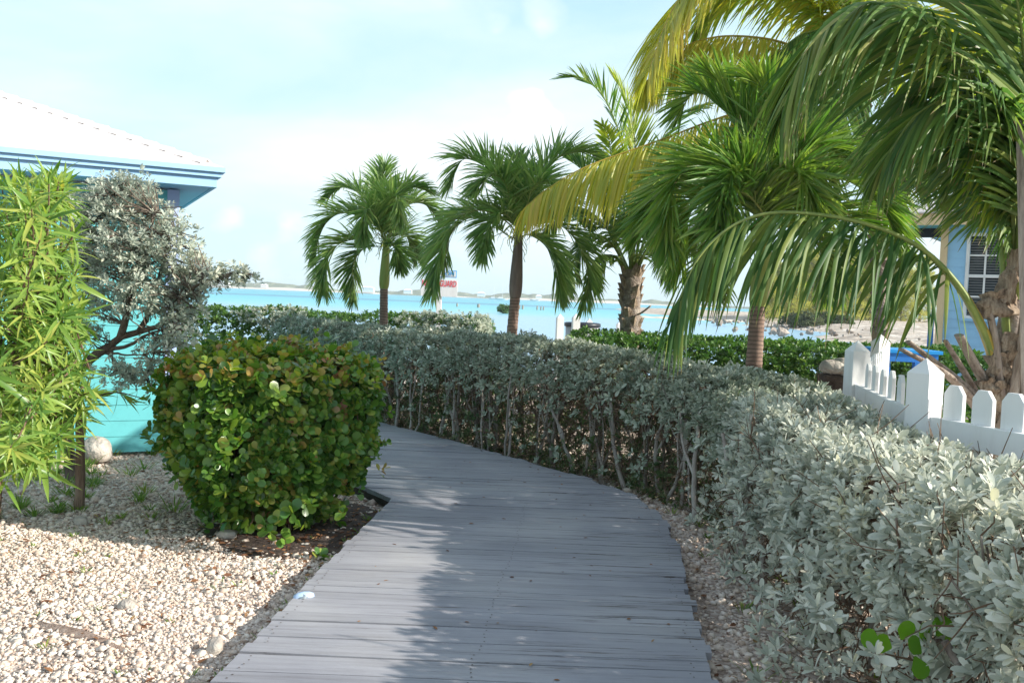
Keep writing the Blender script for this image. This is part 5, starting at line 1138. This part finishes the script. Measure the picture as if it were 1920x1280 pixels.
def sailboat(px, Yd, L_, lb, mast=True):
    p_ = A(px,560,Yd); o = empty('sailboat', (p_[0],p_[1],SEA), lb, 'boat', 'boats moored off the far shore')
    m = MB(); st_ = np.linspace(-1,1,9); V = []
    for s in st_:
        w = L_*.16*max(1-abs(s)**2.4*(1 if s>0 else .45), .05); V += [[p_[0]+s*L_/2, p_[1]-w, SEA+L_*.11+.03*L_*s*s],[p_[0]+s*L_/2*.93, p_[1]-w*.5, SEA-.1],[p_[0]+s*L_/2*.93, p_[1]+w*.5, SEA-.1],[p_[0]+s*L_/2, p_[1]+w, SEA+L_*.11+.03*L_*s*s]]
    f = [[4*i+q,4*i+(q+1)%4,4*i+4+(q+1)%4,4*i+4+q] for i in range(8) for q in range(4)]+[[0,1,2,3],[35,34,33,32]]; m.add(np.array(V), f); m.build('hull', M['boat'], o)
    m = MB(); m.box((p_[0]-L_*.05,p_[1],SEA+L_*.16),(L_*.35,L_*.16,L_*.12)); m.build('cabin', M['boat'], o)
    if mast: m = MB(); m.tube([[p_[0]+L_*.08,p_[1],SEA+L_*.1],[p_[0]+L_*.08,p_[1],SEA+L_*1.25]],[.16,.10],5); m.build('mast', M['boat'], o)
sailboat(940,900,13,'white sailboat with one tall mast moored left of the brown shafted palm'); sailboat(925,1100,12,'white sailboat farther left, close to the far shore'); sailboat(1003,1000,11,'low white motorboat off the far shore, right of the brown shafted palm',False); sailboat(660,1150,13,'white sailboat off the far shore left of the slender palm trunk')
for i,(px,py,w_,h_,lb) in enumerate(((857,574,4,6,'weathered piling stump in the shallows, first right of the lifeguard sign'),(897,576,7,6,'broad piling stump in the shallows between the sign and the mangrove bush'),(974,580,3.5,7,'narrow piling stump just right of the brown shafted palm trunk'),(980,580,5,7,'thicker piling stump beside the narrow one, right of the brown shafted palm trunk'),(1007,581,3.5,7,'single narrow piling stump left of a paired set in the shallows'),(1014,582,3.5,6,'left stump of the close pair in the shallows'),(1019,582,3.5,6,'right stump of the close pair in the shallows'))):
    Yd = 215; b_ = A(px,py,Yd); b_[2] = SEA; r_ = w_/2*Yd/F*.8; hg = h_*Yd/F*1.1; m = MB(); m.tube([b_-[0,0,.3], b_+[0,0,hg*.6], b_+[r_*.2,0,hg]],[r_*.9,r_,r_*.85],9); tag(m.build('piling_stump', M['greywood']), lb, 'piling', 'piling stumps in the shallows')
mg = empty('mangrove_bush', tuple(A(945,590,150)*np.array([1,1,0])+np.array([0,0,SEA])), 'small green mangrove bush standing in the shallow sea, left of the brown shafted trunk', 'bush')
c_ = A(946,579,150); n = 420; u = unit(rng.normal(0,1,(n,3)))*rng.random((n,1))**.4; p_ = c_+u*np.array([1.25,.9,.8])+np.array([0,0,.05]); p_[:,2] += .25*lump(p_,1.6,4); m = MB(); rosettes(m, LEAF_LO, p_, unit(u+np.array([0,0,.6])), 6, .24, .5); m.build('foliage', M['hedge'], mg)
m = MB()
for k in range(12): q = c_+np.array([random.gauss(0,.6),random.gauss(0,.4),0]); m.tube(spline([np.array([c_[0]+random.gauss(0,.5),c_[1],SEA-.2]), (q+c_)/2-np.array([0,0,.5]), q],6),np.linspace(.05,.03,6),5)
m.build('roots', M['bark_tree'], mg)

# peninsula on the right: sand spit, rocky shore, casuarinas
mb = MB(); xs = np.linspace(14, 260, 90); ys = np.linspace(70, 330, 64); X, Y = np.meshgrid(xs, ys)
shore = 27 + 4*np.sin(Y*.045) + 3*np.sin(Y*.13) - np.clip((Y-150),-40,100)*.02; d = (X - shore - -np.clip(110-Y,0,45)*.18)
Z = SEA - 1 + np.clip(d*.09, -1, 1.9) + .14*np.sin(X*.7)*np.sin(Y*.5) + .12*np.sin(X*1.9+Y*.3); Z = np.where(d < 0, np.minimum(Z, SEA-.2+d*.05), Z)
k0 = np.array([j*90+i for j in range(63) for i in range(89)]); mb.add(np.stack([X,Y,Z],-1).reshape(-1,3), np.stack([k0,k0+1,k0+91,k0+90],1)); M['shore'] = noise_mat('sandy_rock_shore', [(.3,(.26,.21,.17)),(.48,(.45,.38,.31)),(.6,(.62,.55,.47)),(.75,(.72,.67,.60))], .35, (1,1,1), .95, 1.0, bdist=.3)
tag(mb.build('rocky_shore', M['shore'], smooth=True), kind='structure')
mb = MB(); P = spline([A(1200,598,165),A(1290,601,163),A(1400,606,160)], 40); v = []
for i, p_ in enumerate(P):
    w_ = 2.2*math.sin(PI*min(1,(i+2)/20))**.6 if i < 18 else 2.4
    v += [[p_[0],p_[1]-w_,SEA-.1],[p_[0],p_[1],SEA+.28+.06*math.sin(i)],[p_[0],p_[1]+w_,SEA-.1]]
mb.add(np.array(v), [[3*i+q,3*i+q+3,3*i+q+4,3*i+q+1] for i in range(39) for q in range(2)]); tag(mb.build('sandbar', M['sand'], smooth=True), kind='structure')
mb = MB(); n = 620; x = rng.uniform(20, 85, n); y = rng.uniform(76, 150, n)
k = (x > 27+4*np.sin(y*.045)+3*np.sin(y*.13)-np.clip(110-y,0,45)*.18+3) ; x, y = x[k], y[k]; pebbles(mb, x, y, np.full(len(x), SEA+.35)+rng.random(len(x))*.3, np.exp(rng.normal(math.log(.2), .5, len(x)))); tag(mb.build('shore_rocks', M['rockdark']), kind='stuff', label='pale broken rocks along the point', cat='rocks')
def casuarina(i, x, y, h, lb):
    o = empty('casuarina_tree', (x, y, -.3), lb, 'tree', 'casuarina trees on the point'); z0 = -.5
    m = MB(); tr_ = spline([[x,y,z0],[x+random.gauss(0,.3),y,z0+h*.5],[x+random.gauss(0,.5),y,z0+h*.96]],9); m.tube(tr_, np.linspace(h*.018,.03,9), 6)
    n = int(330+h*46); t = rng.random(n)**.85; zz = z0+.04*h+t*h*.96; R_ = h*.30*(1-.72*t)*(1+.35*np.sin(zz*2.1+i)); a = rng.random(n)*6.3; r = R_*rng.random(n)**.5
    p_ = np.c_[x+np.cos(a)*r, y+np.sin(a)*r, zz]
    for k in range(0, n, 9): q = np.array([np.interp(p_[k,2]-h*.05, tr_[:,2], tr_[:,c]) for c in range(3)]); m.tube([q, p_[k]],[.05,.02],4,cap=False)
    m.build('trunk', M['bark_tree'], o); m = MB(); ax = unit(np.c_[np.cos(a)*.6,np.sin(a)*.6,np.full(n,.75)]+rng.normal(0,.3,(n,3)))
    rosettes(m, LEAF_LANCE, p_, ax, 9, .85, .09, tilt=(5,70), droop=.1, spread=.25); m.build('crown', M['casuarina'], o)
cas = [(1440,165,6.5),(1462,175,8.2),(1483,170,9.3),(1500,190,9.0),(1520,180,10.6),(1543,175,9.6),(1562,195,11.5),(1585,180,10.2),(1606,190,11.0),(1630,185,10.0),(1655,195,11.5),(1690,190,11.0),(1725,195,11.0)]
lbs = ['shortest yellow green casuarina, at the left tip of the point beside the ringed trunk','second casuarina from the left tip of the point','pale casuarina third from the left tip of the point','casuarina fourth from the left tip, set farther back','tall casuarina fifth from the left tip of the point','casuarina sixth from the left tip, above the dark shore shrubs','tall casuarina seventh from the left tip, set back','casuarina eighth from the left tip, above the first fence post','casuarina ninth from the left tip, behind hanging leaflets','casuarina tenth from the left tip, left of the yellowing palm trunk','casuarina right of the yellowing palm trunk','casuarina second from the right end, near the blue house','casuarina at the right end of the row, by the blue house corner']
for i, ((px, Yd, h_), lb) in enumerate(zip(cas, lbs)): p_ = A(px,590,Yd); casuarina(i, p_[0], p_[1], h_*1.3, lb)
for px, py, Yd, r_, lb in ((1492,588,125,2.3,'low dark shrub leftmost on the rocky shore'),(1512,590,122,2.5,'low dark shrub on the rocky shore, second from left'),(1545,590,126,2.5,'low dark shrub on the rocky shore, third from left'),(1575,592,124,2.2,'low dark shrub rightmost on the rocky shore')):
    c_ = A(px,py,Yd); n = 520; u = unit(rng.normal(0,1,(n,3))); u[:,2] = np.abs(u[:,2]); p_ = np.array([c_[0],c_[1],-.55])+u*np.array([r_,r_*.8,r_*.75])*rng.random((n,1))**.3; o = empty('shore_shrub',(c_[0],c_[1],-.6),lb,'shrub','dark shrubs on the rocky shore'); m = MB(); rosettes(m, LEAF_LO, p_, unit(u+np.array([0,0,.5])), 6, .3, .45); m.build('foliage', M['shrub'], o)
    m = MB()
    for k in range(2): m.tube([np.array([c_[0],c_[1],-.9]), p_[k*30]],[.06,.02],5)
    m.build('stems', M['bark_tree'], o)

# ------------------------------------------------------------------ air
mb = MB(); mb.box((0, 900, 13), (5200, 2400, 34)); hz_m = bpy.data.materials.new('sea_air'); hz_m.use_nodes = True; hn = hz_m.node_tree; hn.nodes.clear()
ho = hn.nodes.new('ShaderNodeOutputMaterial'); hv = hn.nodes.new('ShaderNodeVolumePrincipled'); hv.inputs['Color'].default_value = (.86,.94,1,1); hv.inputs['Density'].default_value = .00030; hn.links.new(hv.outputs[0], ho.inputs['Volume'])
tag(mb.build('haze', hz_m), kind='stuff')
# ------------------------------------------------------------------ light and sky
SUN = np.array([.97,-.21]); SUN = SUN/np.linalg.norm(SUN); EL_ = rad(25.3)
sd = bpy.data.lights.new('sun', 'SUN'); sd.energy = 4.9; sd.angle = rad(.55); sd.color = (1.0,.94,.84); so = bpy.data.objects.new('sun', sd); C.objects.link(so)
dirv = Vector((SUN[0]*math.cos(EL_), SUN[1]*math.cos(EL_), math.sin(EL_))); so.rotation_euler = dirv.to_track_quat('Z','Y').to_euler(); so.location = (20,-8,20)
W = bpy.data.worlds.new('World'); S.world = W; W.use_nodes = True; nt = W.node_tree; nt.nodes.clear(); N = nt.nodes.new; L = nt.links.new
sky = N('ShaderNodeTexSky'); sky.sky_type = 'NISHITA'; sky.sun_disc = False; sky.sun_elevation = EL_; sky.sun_rotation = math.atan2(SUN[0], SUN[1]); sky.air_density = 1.0; sky.dust_density = .6; sky.ozone_density = 1.5
tc = N('ShaderNodeTexCoord')
mp = N('ShaderNodeMapping'); mp.inputs['Scale'].default_value = (1.0,1.0,3.2); mp.inputs['Rotation'].default_value = (rad(8),rad(-14),0); L(tc.outputs['Generated'], mp.inputs['Vector'])
nz = N('ShaderNodeTexNoise'); nz.inputs['Scale'].default_value = 1.9; nz.inputs['Detail'].default_value = 7; nz.inputs['Roughness'].default_value = .52; nz.inputs['Distortion'].default_value = .25; L(mp.outputs[0], nz.inputs['Vector'])
r1 = ramp(N, [(.36,(0,0,0)),(.52,(.35,.35,.35)),(.70,(.95,.95,.95))]); L(nz.outputs['Fac'], r1.inputs['Fac'])
# small cumulus near the horizon: noise gated by a band of elevation
mp2 = N('ShaderNodeMapping'); mp2.inputs['Scale'].default_value = (1,1,1.5); L(tc.outputs['Generated'], mp2.inputs['Vector'])
n2_ = N('ShaderNodeTexNoise'); n2_.inputs['Scale'].default_value = 9; n2_.inputs['Detail'].default_value = 6; L(mp2.outputs[0], n2_.inputs['Vector'])
def blob(px, py, rpx, soft):
    d = Vector(unit(np.array(at(px,py,10)-CAM))); dp = N('ShaderNodeVectorMath'); dp.operation = 'DISTANCE'; L(tc.outputs['Generated'], dp.inputs[0]); dp.inputs[1].default_value = d
    a = N('ShaderNodeMath'); a.operation = 'MULTIPLY_ADD'; a.inputs[1].default_value = -F/rpx; a.inputs[2].default_value = 1.0; L(dp.outputs['Value'], a.inputs[0])
    b = N('ShaderNodeMath'); b.operation = 'MULTIPLY_ADD'; b.inputs[1].default_value = 3.4; L(n2_.outputs['Fac'], b.inputs[0]); b.inputs[2].default_value = -1.75
    c = N('ShaderNodeMath'); c.operation = 'ADD'; L(a.outputs[0], c.inputs[0]); L(b.outputs[0], c.inputs[1])
    d_ = N('ShaderNodeMath'); d_.operation = 'MULTIPLY'; d_.inputs[1].default_value = soft; d_.use_clamp = True; L(c.outputs[0], d_.inputs[0]); return d_
acc = r1.outputs[0]
for px, py, rp, sf in ((1000,225,62,2.2),(540,425,70,1.4),(440,410,55,1.2),(490,470,70,.9),(930,60,60,1.0),(1010,50,50,.8)):
    b = blob(px,py,rp,sf); mxx = N('ShaderNodeMath'); mxx.operation = 'MAXIMUM'; L(acc, mxx.inputs[0]); L(b.outputs[0], mxx.inputs[1]); acc = mxx.outputs[0]
sz = N('ShaderNodeSeparateXYZ'); L(tc.outputs['Generated'], sz.inputs[0]); vm = N('ShaderNodeMapRange'); vm.inputs['From Min'].default_value = .28; vm.inputs['From Max'].default_value = .62; vm.inputs['To Min'].default_value = .85; vm.inputs['To Max'].default_value = .12; L(sz.outputs['Z'], vm.inputs['Value'])
veil = N('ShaderNodeMixRGB'); L(vm.outputs[0], veil.inputs['Fac']); L(sky.outputs[0], veil.inputs[1]); veil.inputs[2].default_value = (2.85,4.3,5.0,1)
cl = N('ShaderNodeMixRGB'); L(acc, cl.inputs['Fac']); L(veil.outputs[0], cl.inputs[1]); cl.inputs[2].default_value = (4.8,5.25,5.45,1)
bg = N('ShaderNodeBackground'); bg.inputs['Strength'].default_value = .135; L(cl.outputs[0], bg.inputs['Color']); wo = N('ShaderNodeOutputWorld'); L(bg.outputs[0], wo.inputs['Surface'])
vs_ = S.view_settings; vs_.view_transform = 'Standard'; vs_.look = 'None'; vs_.exposure = .74; vs_.gamma = 1.0
S.cycles.max_bounces = 6; S.cycles.diffuse_bounces = 3; S.cycles.transmission_bounces = 4; S.cycles.glossy_bounces = 2
